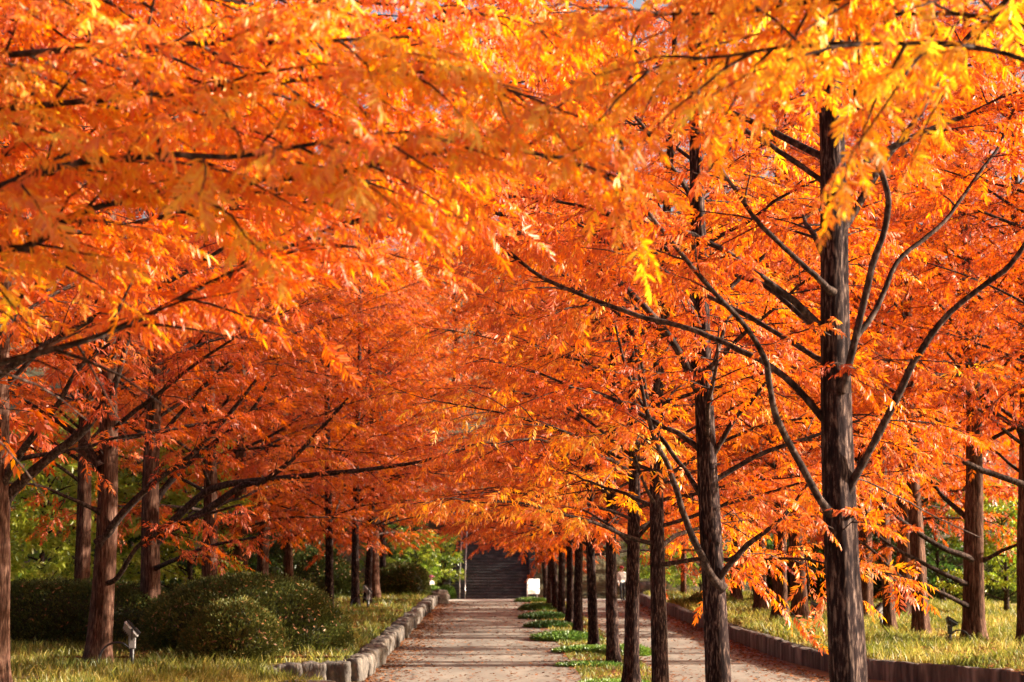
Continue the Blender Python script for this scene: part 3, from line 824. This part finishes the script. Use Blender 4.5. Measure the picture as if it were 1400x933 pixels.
def dome_shrub(loc, rad, label, seed, n, leaf=.055, mat=CLIPPED, name='clipped_shrub', cat='shrub', group=None, mu=.4, square=2.3, sh=0, shell=.86):
    """clipped shrub: dense small leaves over an uneven dome, twiggy core"""
    rng = np.random.default_rng(seed)
    d = rng.normal(0, 1, (n, 3)); d[:, 2] = np.abs(d[:, 2]) * .9 - .12; d /= np.linalg.norm(d, axis=1)[:, None]
    k = (np.abs(d) ** square).sum(1) ** (-1 / square)
    lump = np.array([noise.noise(Vector(x * 2.2 + seed)) * .085 + noise.noise(Vector(x * 7 + seed)) * .045 for x in d])
    rr = k * (1 + lump) * rng.uniform(shell, 1.02, n)
    rr[rng.random(n) < .02] *= 1.055
    P = d * rr[:, None] * np.array(rad)
    P[:, 2] = np.maximum(P[:, 2], .02)
    D = d + rng.normal(0, .55, (n, 3)) + Z * .35; D /= np.linalg.norm(D, axis=1)[:, None]
    Nn = rng.normal(0, 1, (n, 3)); S = np.cross(D, Nn); S /= np.linalg.norm(S, axis=1)[:, None]
    ln = leaf * rng.uniform(.7, 1.5, n)[:, None]; w = ln * .42
    V = np.stack([P, P + D * ln * .5 + S * w * .5, P + D * ln, P + D * ln * .5 - S * w * .5], 1).reshape(-1, 3)
    Fq = np.arange(n * 4).reshape(-1, 4)
    tint = mu + lump * 1.5 + rng.normal(0, .2, n)
    root = thing(name, loc, label, cat, group)
    o = link('foliage', np_mesh('foliage', V, [Fq], mat, False, np.clip(tint, 0, 1)), root); o['tint_shift'] = float(sh)
    paths = []
    for i in range(90 if rad[0] > .7 else 24):
        a = rng.normal(0, 1, 3); a[2] = abs(a[2]) * .8 + .1; a = unit(a)
        kk = (np.abs(a) ** square).sum() ** (-1 / square) * rng.uniform(.8, .97)
        q = a * kk * np.array(rad); b0 = np.array([q[0] * .25, q[1] * .25, 0])
        paths.append((spline([b0, b0 * .5 + q * .5 + rng.normal(0, .05, 3), q], 6), np.linspace(.014, .004, 6)))
    V, Fq = tube(paths, 5)
    # dark twig-coloured core that closes the view through the shrub
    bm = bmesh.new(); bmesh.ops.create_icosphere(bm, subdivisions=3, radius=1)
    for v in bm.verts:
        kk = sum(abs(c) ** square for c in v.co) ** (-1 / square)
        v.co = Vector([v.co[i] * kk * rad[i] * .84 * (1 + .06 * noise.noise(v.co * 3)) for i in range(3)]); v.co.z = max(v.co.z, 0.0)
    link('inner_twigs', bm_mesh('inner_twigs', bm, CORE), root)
    link('stems', np_mesh('stems', V, [Fq], LIMB, True), root)
    if mat is CLIPPED:
        c = np.where(d[:, 2] > .25)[0][:int(90 * rad[0] * rad[1]) + 40]
        Q = d[c] * (k * (1 + lump))[c][:, None] * np.array(rad) * 1.025
        A = rng.normal(0, 1, (len(c), 3)); A -= d[c] * (A * d[c]).sum(1)[:, None]; A /= np.linalg.norm(A, axis=1)[:, None]
        B = np.cross(A, d[c]); A = A * rng.uniform(.03, .06, len(c))[:, None]; B = B * .016
        V = np.stack([Q - A, Q + B, Q + A, Q - B], 1).reshape(-1, 3)
        o = link('caught_leaves', np_mesh('caught_leaves', V, [np.arange(len(c) * 4).reshape(-1, 4)], LITTER, False, np.clip(rng.normal(.7, .25, len(c)), 0, 1)), root)
        o['kind'] = 'stuff'
    return root


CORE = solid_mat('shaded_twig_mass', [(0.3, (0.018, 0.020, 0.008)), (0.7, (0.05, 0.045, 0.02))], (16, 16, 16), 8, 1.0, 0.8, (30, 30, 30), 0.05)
p = at(335, 850, 40.5)
dome_shrub((p[0], 40.5, BANK_H), (2.35, 1.9, 1.72), 'large clipped dome shrub on the left bank, dark green', 61, 70000, .06)
p = at(320, 850, 37.3)
dome_shrub((p[0], 37.3, BANK_H), (1.13, .95, 1.24), 'smaller clipped round shrub in front of the large dome, brownish olive', 62, 30000, .055, mu=.55, square=2.1)
p = at(95, 850, 42.6)
dome_shrub((p[0] - .4, 43.2, BANK_H), (3.3, .9, 1.5), 'long dark clipped hedge behind the ruddy trunk at left', 63, 70000, .06, name='clipped_hedge', cat='hedge', mu=.3, square=3.2)
p = at(548, 800, 84)
dome_shrub((p[0], 84, BANK_H), (1.35, 1.6, 1.5), 'dark clipped shrub at the far end of the left bank near the seated person', 64, 26000, .08, mu=.35, square=3)
p = at(945, 820, 74)
dome_shrub((7.9 + .8, 70, BANK_H), (.9, 1.5, .55), 'low round shrub on the right bank beside the far kerb wall', 65, 9000, .08, mu=.6)
p = at(595, 800, 86.6)
dome_shrub((p[0] - .15, 85.9, .05), (.5, .6, .75), 'small yellow green bush beside the seated person', 66, 4000, .09, mat=COVER, name='small_bush', mu=.75)
p = at(610, 800, 91)
dome_shrub((p[0], 91.9, 0), (.42, .5, .65), 'low bright green bush at the left foot of the stairs', 67, 3000, .12, mat=COVER, name='small_bush', mu=.6)

dome_shrub((16.5, 74, BANK_H), (5.5, 1.1, 2.5), 'long hedge added as dark shaded backdrop behind the right bank trees', 81, 50000, .10, name='clipped_hedge', cat='hedge', mu=.25, square=3.4)  # low leaf tint paints the dark seen between the trunks
dome_shrub((-10.2, 79, BANK_H), (4.2, 1.1, 2.3), 'long hedge added as dark shaded backdrop behind the far left trunks', 82, 40000, .10, name='clipped_hedge', cat='hedge', mu=.25, square=3.4)  # added backdrop as well, its shade put into the leaf tint
GC = 'low spreading plants under the middle row of trees'  # per-plant leaf tint paints some sunlit and some shaded
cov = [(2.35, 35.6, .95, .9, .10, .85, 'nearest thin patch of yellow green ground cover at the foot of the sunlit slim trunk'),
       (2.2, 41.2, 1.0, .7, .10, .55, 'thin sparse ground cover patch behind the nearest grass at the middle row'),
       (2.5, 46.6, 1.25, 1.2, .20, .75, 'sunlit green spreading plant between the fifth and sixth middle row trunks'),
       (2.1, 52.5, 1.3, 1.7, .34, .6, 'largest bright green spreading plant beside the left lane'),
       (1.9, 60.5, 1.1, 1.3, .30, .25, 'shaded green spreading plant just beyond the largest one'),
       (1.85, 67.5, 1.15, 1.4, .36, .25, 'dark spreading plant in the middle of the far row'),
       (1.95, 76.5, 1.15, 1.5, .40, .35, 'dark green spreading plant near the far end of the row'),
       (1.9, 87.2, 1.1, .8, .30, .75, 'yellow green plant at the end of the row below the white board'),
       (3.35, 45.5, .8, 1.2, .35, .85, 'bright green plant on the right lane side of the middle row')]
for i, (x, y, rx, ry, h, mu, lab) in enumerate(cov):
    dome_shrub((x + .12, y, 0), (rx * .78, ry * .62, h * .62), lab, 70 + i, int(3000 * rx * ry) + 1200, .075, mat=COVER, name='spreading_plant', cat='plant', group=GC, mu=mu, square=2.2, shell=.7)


# ================================================================== GRASS, LITTER (stuff)
def inside(x, y, poly):
    c = np.zeros(len(x), bool); n = len(poly)
    for i in range(n):
        x1, y1 = poly[i]; x2, y2 = poly[(i + 1) % n]
        t = ((y1 > y) != (y2 > y)) & (x < (x2 - x1) * (y - y1) / (y2 - y1 + 1e-12) + x1)
        c ^= t
    return c


def vnoise(x, y, s, seed=0):
    return np.array([noise.noise(Vector((a * s, b * s, seed))) for a, b in zip(x, y)])


def grass(name, poly, box, n, z0, hmin, hmax, seed, label, mu=.5):
    rng = np.random.default_rng(seed)
    y0, y1 = box[1], box[3]
    # more blades near the camera: sample distance with 1/y density
    y = y0 * (y1 / y0) ** rng.random(n)
    x = rng.uniform(box[0], box[2], n)
    m = inside(x, y, poly); x, y = x[m], y[m]
    ns = vnoise(x, y, .55, seed); n2 = vnoise(x, y, 1.7, seed + 3)
    m = ns + n2 * .6 > -.22 + rng.normal(0, .2, len(x)); x, y, ns, n2 = x[m], y[m], ns[m], n2[m]
    k = len(x)
    h = (hmin + (hmax - hmin) * rng.random(k) ** 1.5) * (1 + .95 * n2)
    w = rng.uniform(.006, .013, k) * (y / 40) ** .7
    a = rng.uniform(0, 6.28, k); b = rng.uniform(0, 6.28, k); bend = rng.uniform(.15, .75, k) * h
    P = np.stack([x, y, z0(x, y) if callable(z0) else np.full(k, z0)], 1)
    S = np.stack([np.cos(a), np.sin(a), 0 * a], 1) * w[:, None]
    B = np.stack([np.cos(b) * bend, np.sin(b) * bend, h], 1)
    Mi = P + B * np.array([.35, .35, .6])
    V = np.stack([P - S, P + S, Mi + S * .75, P + B, Mi - S * .75], 1).reshape(-1, 3)
    Fq = np.arange(k * 5).reshape(-1, 5)
    o = link(name, np_mesh(name, V, [Fq], GRASS, False, np.clip(mu - ns * .8 - n2 * .35 + rng.normal(0, .2, k), 0, 1)))
    return tag(o, label, 'grass', kind='stuff')


grass('bank_grass', [(p[0], p[1]) for p in LB], (-14, 29, -2.9, 87), 150000, BANK_H, .05, .24, 3, 'dry yellow green grass covering the left bank', .38)
grass('bank_grass', [(p[0], p[1]) for p in RB], (7.4, 33, 20, 87), 190000, BANK_H, .06, .27, 4, 'sunlit dry yellow grass covering the right bank', .48)
grass('verge_grass', [(1.9, 30), (3.6, 30), (3.6, 88), (1.9, 88)], (1.9, 30, 3.6, 88), 14000, 0, .04, .12, 6, 'thin short grass under the middle row of trees', .4)
def slope_z(x, y):
    best = np.full(len(x), 9.0)
    for (x1, y1), (x2, y2) in zip(LB[3:6], LB[4:7]):
        dx, dy = x2 - x1, y2 - y1
        t = np.clip(((x - x1) * dx + (y - y1) * dy) / (dx * dx + dy * dy), 0, 1)
        best = np.minimum(best, np.hypot(x - x1 - t * dx, y - y1 - t * dy))
    return np.maximum(0, BANK_H * (1 - best / 1.3) - .05)


grass('verge_grass', [(-4.75, 36.2), (-6.0, 35.0), (-7.0, 31.0), (-7, 28), (-4.4, 28), (-3.5, 33), (-3.3, 35.2), (-4.2, 35.9)], (-7.2, 28, -3.2, 36.2), 26000, slope_z, .10, .30, 7, 'dry grass in front of the curved end of the stone edging', .6)


def litter(name, seed, n, fx, label, zz):
    rng = np.random.default_rng(seed)
    y = 30 * (88 / 30) ** rng.random(n)
    x = fx(rng, y, n)
    if x.min() < -3: y = np.maximum(y, 36.8)
    if x.max() > 9: m_ = (y > 42) | (x > 9.5); x, y = x[m_], y[m_]; n = len(x)
    k = len(x); a = rng.uniform(0, 6.28, k)
    L_ = rng.uniform(.03, .07, k) * (y / 40) ** .5; W = L_ * rng.uniform(.3, .6, k)
    D = np.stack([np.cos(a), np.sin(a), rng.normal(0, .15, k)], 1) * L_[:, None]
    S = np.stack([-np.sin(a), np.cos(a), rng.normal(0, .2, k)], 1) * W[:, None]
    P = np.stack([x, y, zz + rng.uniform(0.004, .03, k)], 1)
    V = np.stack([P - D, P + S, P + D, P - S], 1).reshape(-1, 3)
    o = link(name, np_mesh(name, V, [np.arange(k * 4).reshape(-1, 4)], LITTER, False, np.clip(rng.normal(.5, .25, k), 0, 1)))
    return tag(o, label, 'leaf litter', kind='stuff')


def lx_left(r, y, n):
    e = np.abs(r.normal(0, .55, n)) ** 1.2
    return np.where(r.random(n) < .6, -2.6 + e, r.uniform(-2.6, 2.0, n))


def lx_mid(r, y, n): return r.normal(2.75, .6, n)
def lx_right(r, y, n): return np.where(r.random(n) < .7, 7.05 - np.abs(r.normal(0, .6, n)), r.uniform(3.4, 7.0, n))


litter('fallen_leaves', 91, 8000, lx_left, 'rust coloured fallen needles drifted along the left lane', .006)
litter('fallen_leaves', 92, 16000, lx_mid, 'rust coloured fallen needles under the middle row', .0)
litter('fallen_leaves', 93, 8000, lx_right, 'rust coloured fallen needles along the right lane kerb', .006)
litter('fallen_leaves', 94, 16000, lambda r, y, n: r.uniform(7.6, 15, n), 'rust coloured fallen needles lying in the grass of the right bank', BANK_H + .10)
litter('fallen_leaves', 95, 14000, lambda r, y, n: r.uniform(-9, -3.1, n), 'rust coloured fallen needles lying in the grass of the left bank', BANK_H + .10)


# ================================================================== STONE EDGING, KERB WALL, BOULDERS
def rock_bm(seed, size, square=4.0, rough=.09):
    bm = bmesh.new()
    bmesh.ops.create_icosphere(bm, subdivisions=4, radius=1)
    sv = Vector((seed * 3.7, seed * 1.3, seed * 2.1))
    for v in bm.verts:
        d = v.co.normalized()
        k = sum(abs(c) ** square for c in d) ** (-1 / square)
        k *= 1 + rough * noise.noise(d * 1.6 + sv) * 2 + rough * .6 * noise.noise(d * 4 + sv) + rough * .4 * noise.noise(d * 11 + sv)
        v.co = Vector([d[i] * k * size[i] * .5 for i in range(3)])
    return bm


wall = thing('stone_edging', (-2.8, 60, 0), 'low edging of rough grey brown blocks along the left of the path', 'stone edging')
stones = [bm_mesh('stone', rock_bm(s, (.44, 1.04, .52), 11 if s % 2 else 8, .075), STONE, True) for s in range(7)]
y = 36.7; i = 0
while y < 87:
    ln = rg.uniform(.52, .85) * (1.0 if y < 60 else 1.35)
    o = link('stone', stones[i % 7], wall)
    o.location = (rg.normal(-.0, .035), y + ln / 2 - 60, .17 + rg.normal(0, .025))
    o.scale = (rg.uniform(.9, 1.15), ln * 1.0, rg.uniform(.9, 1.12))
    o.rotation_euler = (rg.normal(0, .04), rg.normal(0, .05), rg.normal(0, .05) + (math.pi if i % 2 else 0))
    y += ln; i += 1
for k, (sx, sy) in enumerate([(-3.15, 36.42), (-3.62, 36.3), (-4.1, 36.25), (-4.6, 36.15), (-5.1, 35.8)]):
    o = link('stone', stones[(k * 3 + 1) % 7], wall)
    o.location = (sx + 2.8, sy - 60, .17 + rg.normal(0, .02) - .02 * k)
    o.scale = (1.0, .52, rg.uniform(.95, 1.1)); o.rotation_euler = (0, 0, math.pi / 2 + rg.normal(0, .06) + (.25 if k > 3 else 0))

kp = spline([(7.26, 87.5, 0), (7.26, 70, 0), (7.26, 55, 0), (7.27, 45, 0), (7.48, 41, 0), (7.95, 38, 0), (9.05, 35, 0), (10.85, 32, 0), (12.85, 28, 0), (13.8, 20, 0)], 760)
bm = bmesh.new()
prev = None; run = 0.0
sec = [(-.19, -.1), (-.19, .15), (-.175, .31), (-.13, .39), (0, .41), (.14, .41), (.18, .38), (.18, -.1)]
for i, q in enumerate(kp):
    t = unit(kp[min(i + 1, len(kp) - 1)] - kp[max(i - 1, 0)]); nrm = np.array([t[1], -t[0], 0])  # points to -X side when heading to the camera
    ring = []
    run += 0 if i == 0 else np.linalg.norm(q - kp[i - 1])
    blk = int(run / .85); fr = run / .85 - blk
    gap = .03 if fr < .13 else 0; lift = .03 * math.sin(blk * 12.9898) - gap * .7; push = .02 * math.sin(blk * 78.2)
    for k, (a, h) in enumerate(sec):
        if a < 0: a += gap + push
        w = noise.noise(Vector((q[0] * 2.0, q[1] * 2.0, k * 1.7)))
        w2 = noise.noise(Vector((q[0] * 6.0, q[1] * 6.0, k * 3.1)))
        ring.append(bm.verts.new((q[0] + (-nrm[0]) * -(a + .035 * w) , q[1] + nrm[1] * (a + .035 * w), h + (.035 * w + .025 * w2 + lift if h > .25 else 0))))
    if prev:
        for k in range(len(sec) - 1):
            bm.faces.new((prev[k], prev[k + 1], ring[k + 1], ring[k]))
    prev = ring
kw = link('kerb_wall', bm_mesh('kerb_wall', bm, KERB, True))
tag(kw, 'low dark weathered kerb wall holding up the right bank beside the right lane', 'kerb wall')


def boulder(px, y, z, size, seed, label, square=2.6):
    p = at(px, 800, y)
    o = link('boulder', bm_mesh('boulder', rock_bm(seed, size, square, .16), STONE, True))
    o.location = (p[0], y, z + size[2] * .36)
    return tag(o, label, 'rock')


boulder(886, 89.5, 0, (1.2, .9, 1.05), 21, 'rounded grey boulder at the far end of the right lane between two trunks')
boulder(877, 88.4, 0, (.45, .4, .4), 22, 'small pale stone at the foot of the grey boulder')
boulder(599, 84.6, .0, (1.0, 1.1, .75), 23, 'flat topped boulder at the far end of the left stone edging', 3.2)
boulder(420, 34.6, 0, (1.1, .6, .22), 24, 'flat pale stone lying in front of the curved stone edging', 3)

# ================================================================== STAIRS, HANDRAIL, BOARD
st = thing('stone_stairs', (0, 92, 0), 'dark stone staircase climbing the hillside at the end of the avenue', 'stairs')
NS, RI, RU, XL, XR = 40, .15, .34, -2.15, 2.0
bm = bmesh.new()
for i in range(NS):
    x = XL
    while x < XR - .01:
        w = min(XR - x, [.95, 1.2, 1.05, .8][(i * 3 + int(x * 2)) % 4])
        dz = noise.noise(Vector((x, i * 1.7, 0))) * .012
        add_box(bm, (x + .004, i * RU, -.3 if i == 0 else i * RI - .25), (x + w - .004, i * RU + RU + .06, (i + 1) * RI + dz), .012)
        x += w
link('steps', bm_mesh('steps', bm, STAIR), st)
for sx in (XL - .34, XR + .02):
    bm = bmesh.new()
    for i in range(NS // 4):
        add_box(bm, (sx, i * 4 * RU, -.3), (sx + .32, (i + 1) * 4 * RU - .006, (i * 4 + 4) * RI + .22), .02)
    link('side_wall', bm_mesh('side_wall', bm, STAIR), st)
hr = thing('handrail', (-1.5, 92, 0), 'grey metal double handrail running up the left part of the stairs', 'handrail')
for dx in (-.14, .14):
    path = [(np.array([dx, -.25, .0]), .022)] + [(np.array([dx, -.25, .85]), .022), (np.array([dx, -.1, .95]), .022)]
    pts = [np.array([dx, -.3, 0.]), np.array([dx, -.3, .80]), np.array([dx, -.1, .95])] + [np.array([dx, i * RU, (i + .5) * RI + .90]) for i in range(1, NS, 3)]
    V, Fq = tube([(np.array(pts), np.full(len(pts), .024))], 8)
    link('rail', np_mesh('rail', V, [Fq], STEEL, True), hr)
for i in range(3, NS, 6):
    V, Fq = tube([(np.array([[dx, i * RU, (i + 1) * RI - .02], [dx, i * RU, (i + .5) * RI + .90]]), np.full(2, .02)) for dx in (-.14, .14)]
                 + [(np.array([[-.14, i * RU, (i + .5) * RI + .6], [.14, i * RU, (i + .5) * RI + .6]]), np.full(2, .014))], 8)
    link('post', np_mesh('post', V, [Fq], STEEL, True), hr)

p = at(729, 800, 90.4)
bd = thing('notice_board', (p[0], 90.6, 0), 'plain white board standing right of the foot of the stairs', 'board', None, .8)
bm = bmesh.new(); add_box(bm, (-.46, -.03, .30), (.46, .03, 1.06), .012); link('panel', bm_mesh('panel', bm, WHITE), bd)
for sx in (-.36, .36):
    bm = bmesh.new(); add_box(bm, (sx - .03, .032, 0), (sx + .03, .09, 1.05), .006); link('post', bm_mesh('post', bm, SILVER), bd)


# ================================================================== GARDEN FLOODLIGHTS
def floodlight(loc, rz, s, label, head_mat, tilt=R(40), hose=True):
    t = thing('garden_floodlight', loc, label, 'floodlight', 'floodlights lighting the trees', rz)
    t.scale = (s, s, s)
    V, Fq = tube([(np.array([[0, 0, -.1], [0, 0, .18], [0, 0, .40], [0, 0, .42]]), np.array([.055, .05, .05, .02]))], 16)
    link('post', np_mesh('post', V, [Fq], BLACK, True), t)
    bm = bmesh.new()
    add_box(bm, (-.075, -.055, .40), (.075, .055, .68), .02)
    link('ballast_box', bm_mesh('ballast_box', bm, head_mat), t)
    M = Matrix.Translation((-.05, 0, .78)) @ Matrix.Rotation(-tilt, 4, 'Y')
    bm = bmesh.new()
    # lamp head: tapered box, deeper at the back, with cooling ribs
    vs = add_box(bm, (-.21, -.13, -.08), (.21, .13, .075), .045)
    for v in vs:
        if v.co.z < 0: v.co.x *= .72; v.co.y *= .78
    for k in range(5):
        add_box(bm, (-.10 + k * .045, -.10, -.105), (-.088 + k * .045, .10, -.072), .003)
    for v in bm.verts: v.co = M @ v.co
    link('lamp_head', bm_mesh('lamp_head', bm, head_mat), t)
    bm = bmesh.new(); add_box(bm, (-.17, -.10, .076), (.17, .10, .084), .002, M); link('glass', bm_mesh('glass', bm, GLASS), t)
    bm = bmesh.new()
    add_box(bm, (.03, -.112, .077), (.19, .112, .13), .003, M)
    add_box(bm, (-.19, -.118, .077), (.19, -.111, .115), .003, M)
    add_box(bm, (-.19, .111, .077), (.19, .118, .115), .003, M)
    link('visor', bm_mesh('visor', bm, BLACK), t)
    bm = bmesh.new()
    for sy in (-1, 1):
        add_box(bm, (-.02, sy * .165 - .006, .60), (.02, sy * .165 + .006, .82), .002)
    add_box(bm, (-.02, -.171, .585), (.02, .171, .598), .002)
    link('bracket', bm_mesh('bracket', bm, BLACK), t)
    if hose:
        Ps = [spline([(-.06, dy, .42), (-.22, dy, .52), (-.45, dy + .02, .50), (-.62, dy, .34), (-.72, dy, .0)], 40) for dy in (-.04, .05)]
        paths = [(P, .020 + .004 * np.sin(np.arange(40) * 2.4)) for P in Ps]
        V, Fq = tube(paths, 10)
        link('cable', np_mesh('cable', V, [Fq], BLACK, True), t)
    return t


p = at(180, 905, 35.6); floodlight((p[0], 35.6, BANK_H - .02), .15, .95, 'grey floodlight on a black post with black hoses, beside the ruddy trunk', SILVER, R(-48))
p = at(503, 838, 66); floodlight((p[0], 66, BANK_H), .2, .95, 'small grey floodlight with black hood at the foot of the far left trunks', SILVER, R(-48))
p = at(1299, 870, 42.6); floodlight((p[0], 42.6, BANK_H), math.pi + .1, .72, 'black floodlight with black hoses in the grass left of the sturdy right bank trunk', BLACK, R(30))
p = at(1205, 850, 50); floodlight((p[0], 50, BANK_H), .3, .8, 'pale floodlight beside the slim dark trunk on the right bank', SILVER, hose=False)
p = at(1113, 850, 52.5); floodlight((p[0], 52.5, BANK_H), math.pi, .8, 'black floodlight right of the brown trunk beside the biggest tree', BLACK, R(20), hose=False)


# ================================================================== PEOPLE
def person(loc, rz, label, J, edges, rad, mats, hat_mat, hand_pairs, cuts, hat_kind):
    """one skinned body; J joints, faces coloured by which joint edge is nearest"""
    me = bpy.data.meshes.new('body')
    names = list(J)
    me.from_pydata([J[k] for k in names], [(names.index(a), names.index(b)) for a, b in edges], [])
    o = bpy.data.objects.new('body_build', me); C.objects.link(o)
    md = o.modifiers.new('skin', 'SKIN'); md.use_smooth_shade = True
    sv = me.skin_vertices[0].data
    for i, k in enumerate(names):
        sv[i].radius = (rad[k], rad[k]); sv[i].use_root = (k == 'pelvis')
    o.modifiers.new('sub', 'SUBSURF').levels = 2
    dg = bpy.context.evaluated_depsgraph_get()
    body = bpy.data.meshes.new_from_object(o.evaluated_get(dg))
    bpy.data.objects.remove(o)
    bm = bmesh.new(); bm.from_mesh(body)
    # fingers, nose and ears grown into the same mesh
    paths = []
    for w, h in hand_pairs:
        a, b = Vector(J[w]), Vector(J[h]); d = (b - a).normalized(); s = d.orthogonal().normalized()
        for k, (off, ln) in enumerate([(-.030, .070), (-.010, .080), (.010, .076), (.030, .060)]):
            q = b + s * off
            paths.append((np.array([q - d * .02, q + d * ln * .5, q + d * ln * .85 + d.cross(s) * .012, q + d * ln + d.cross(s) * .025]), np.array([.010, .009, .008, .005])))
        q = a * .4 + b * .6 + s * -.035
        paths.append((np.array([q, q + d * .03 - s * .02, q + d * .06 - s * .025]), np.array([.012, .010, .006])))
    hd = Vector(J['head'])
    paths.append((np.array([hd + Vector((0, -.085, .02)), hd + Vector((0, -.112, -.012)), hd + Vector((0, -.095, -.02))]), np.array([.008, .014, .010])))
    for sx in (-1, 1):
        paths.append((np.array([hd + Vector((sx * .078, .01, .03)), hd + Vector((sx * .092, .015, 0)), hd + Vector((sx * .078, .01, -.03))]), np.array([.008, .012, .007])))
    V, Fq = tube(paths, 6)
    vs = [bm.verts.new(v) for v in V]
    for f in Fq: bm.faces.new([vs[i] for i in f])
    body.materials.clear()
    for m in mats: body.materials.append(m)
    for f in bm.faces:
        f.material_index = cuts(f.calc_center_median())
        f.smooth = True
    bm.to_mesh(body); bm.free()
    root = thing('person', loc, label, 'person', None, rz)
    link('body', body, root)
    bm = bmesh.new(); bmesh.ops.create_uvsphere(bm, u_segments=20, v_segments=12, radius=1)
    for v in bm.verts:
        z = v.co.z
        if hat_kind == 'hat' and abs(z) < .28: v.co.x *= 1.55; v.co.y *= 1.55; z *= .3
        v.co = hd + Vector((v.co.x * .108, v.co.y * .118, .055 + max(z, -.3) * .10))
    link('hat' if hat_kind == 'hat' else 'cap', bm_mesh('hat', bm, hat_mat, True), root)
    bm = bmesh.new()
    for sx in (-1, 1):
        bmesh.ops.create_uvsphere(bm, u_segments=8, v_segments=6, radius=.011, matrix=Matrix.Translation(hd + Vector((sx * .034, -.088, .012))))
    link('eyes', bm_mesh('eyes', bm, BLACK, True), root)
    return root


RAD = dict(pelvis=.135, waist=.125, chest=.150, neck=.055, chin=.062, head=.092, crown=.07,
           shl=.065, ell=.045, wrl=.030, hal=.036, shr=.065, elr=.045, wrr=.030, har=.036,
           hil=.095, knl=.062, anl=.042, tol=.038, hir=.095, knr=.062, anr=.042, tor=.038)
ED = [('pelvis', 'waist'), ('waist', 'chest'), ('chest', 'neck'), ('neck', 'chin'), ('chin', 'head'), ('head', 'crown'),
      ('chest', 'shl'), ('shl', 'ell'), ('ell', 'wrl'), ('wrl', 'hal'), ('chest', 'shr'), ('shr', 'elr'), ('elr', 'wrr'), ('wrr', 'har'),
      ('pelvis', 'hil'), ('hil', 'knl'), ('knl', 'anl'), ('anl', 'tol'), ('pelvis', 'hir'), ('hir', 'knr'), ('knr', 'anr'), ('anr', 'tor')]
stand = dict(pelvis=(0, 0, .95), waist=(0, 0, 1.10), chest=(0, .01, 1.32), neck=(0, 0, 1.47), chin=(0, -.01, 1.53), head=(0, -.01, 1.58), crown=(0, 0, 1.63),
             shl=(.19, 0, 1.38), ell=(.24, .02, 1.10), wrl=(.22, -.10, .88), hal=(.215, -.13, .80), shr=(-.19, 0, 1.38), elr=(-.24, .03, 1.10), wrr=(-.22, -.06, .87), har=(-.215, -.08, .79),
             hil=(.10, 0, .90), knl=(.11, -.05, .49), anl=(.11, .02, .08), tol=(.12, -.13, .04), hir=(-.10, 0, .90), knr=(-.12, -.12, .50), anr=(-.13, -.16, .09), tor=(-.14, -.31, .04))
p = at(850, 820, 88.8)
person((p[0], 88.8, .012), .5, 'person in pale top and dark trousers walking at the end of the right lane', stand, ED, RAD, [SKIN, SHIRT, DARKCLOTH], REDCLOTH,
       [('wrl', 'hal'), ('wrr', 'har')], lambda c: 2 if c.z < .93 and abs(c.x) < .20 else (1 if c.z < 1.44 and c.z > .90 else 0), 'cap')
sit = dict(pelvis=(0, 0, .52), waist=(0, -.01, .67), chest=(0, -.03, .90), neck=(0, -.04, 1.05), chin=(0, -.06, 1.11), head=(0, -.06, 1.16), crown=(0, -.05, 1.21),
           shl=(.19, -.02, .96), ell=(.24, -.08, .70), wrl=(.14, -.28, .62), hal=(.10, -.34, .60), shr=(-.19, -.02, .96), elr=(-.24, -.08, .70), wrr=(-.14, -.28, .62), har=(-.10, -.34, .60),
           hil=(.10, -.05, .50), knl=(.12, -.44, .50), anl=(.12, -.46, .09), tol=(.13, -.60, .045), hir=(-.10, -.05, .50), knr=(-.12, -.44, .50), anr=(-.12, -.46, .09), tor=(-.13, -.60, .045))
p = at(587, 800, 86.3)
boulder(585.5, 87.6, -.05, (.85, .7, .62), 25, 'low boulder the person in the pink hat sits on', 3.4)
person((p[0], 87.4, .02), .9, 'person in white top and pink hat sitting by the end of the left lane', sit, ED, RAD, [SKIN, SHIRT, DARKCLOTH], PINK,
       [('wrl', 'hal'), ('wrr', 'har')], lambda c: 2 if c.z < .56 and abs(c.z) < .56 and not (c.z > .54 and c.y < -.25) else (1 if c.z < 1.02 and c.y > -.30 else 0), 'hat')

# ================================================================== LIGHT
SUN_EL, SUN_AZ = R(18), R(4)       # azimuth from +X, negative = behind the camera
sd = Vector((math.cos(SUN_EL) * math.cos(SUN_AZ), math.cos(SUN_EL) * math.sin(SUN_AZ), math.sin(SUN_EL)))
sl = bpy.data.lights.new('sun', 'SUN'); sl.energy = 5.0; sl.angle = R(.55); sl.color = (1.0, .86, .68)
so = bpy.data.objects.new('sun', sl); C.objects.link(so)
so.rotation_euler = sd.to_track_quat('Z', 'Y').to_euler()
w = bpy.data.worlds.new('World'); sc.world = w; w.use_nodes = True
nt = w.node_tree; nt.nodes.clear()
sky = nt.nodes.new('ShaderNodeTexSky'); sky.sky_type = 'NISHITA'; sky.sun_disc = False
sky.sun_elevation = SUN_EL; sky.sun_rotation = math.pi / 2 - SUN_AZ
sky.dust_density = 8.0; sky.ozone_density = 0.2
bg = nt.nodes.new('ShaderNodeBackground'); bg.inputs['Strength'].default_value = .07
wo = nt.nodes.new('ShaderNodeOutputWorld')
nt.links.new(sky.outputs[0], bg.inputs[0]); nt.links.new(bg.outputs[0], wo.inputs[0])

sc.render.engine = 'CYCLES'
sc.cycles.max_bounces = 9
sc.cycles.diffuse_bounces = 6
sc.cycles.transmission_bounces = 6
sc.cycles.glossy_bounces = 2
sc.cycles.use_denoising = True
sc.cycles.sample_clamp_indirect = 6
vs = sc.view_settings
vs.view_transform = 'Standard'; vs.look = 'None'; vs.gamma = 1; vs.exposure = 2.1; vs.use_curve_mapping = False
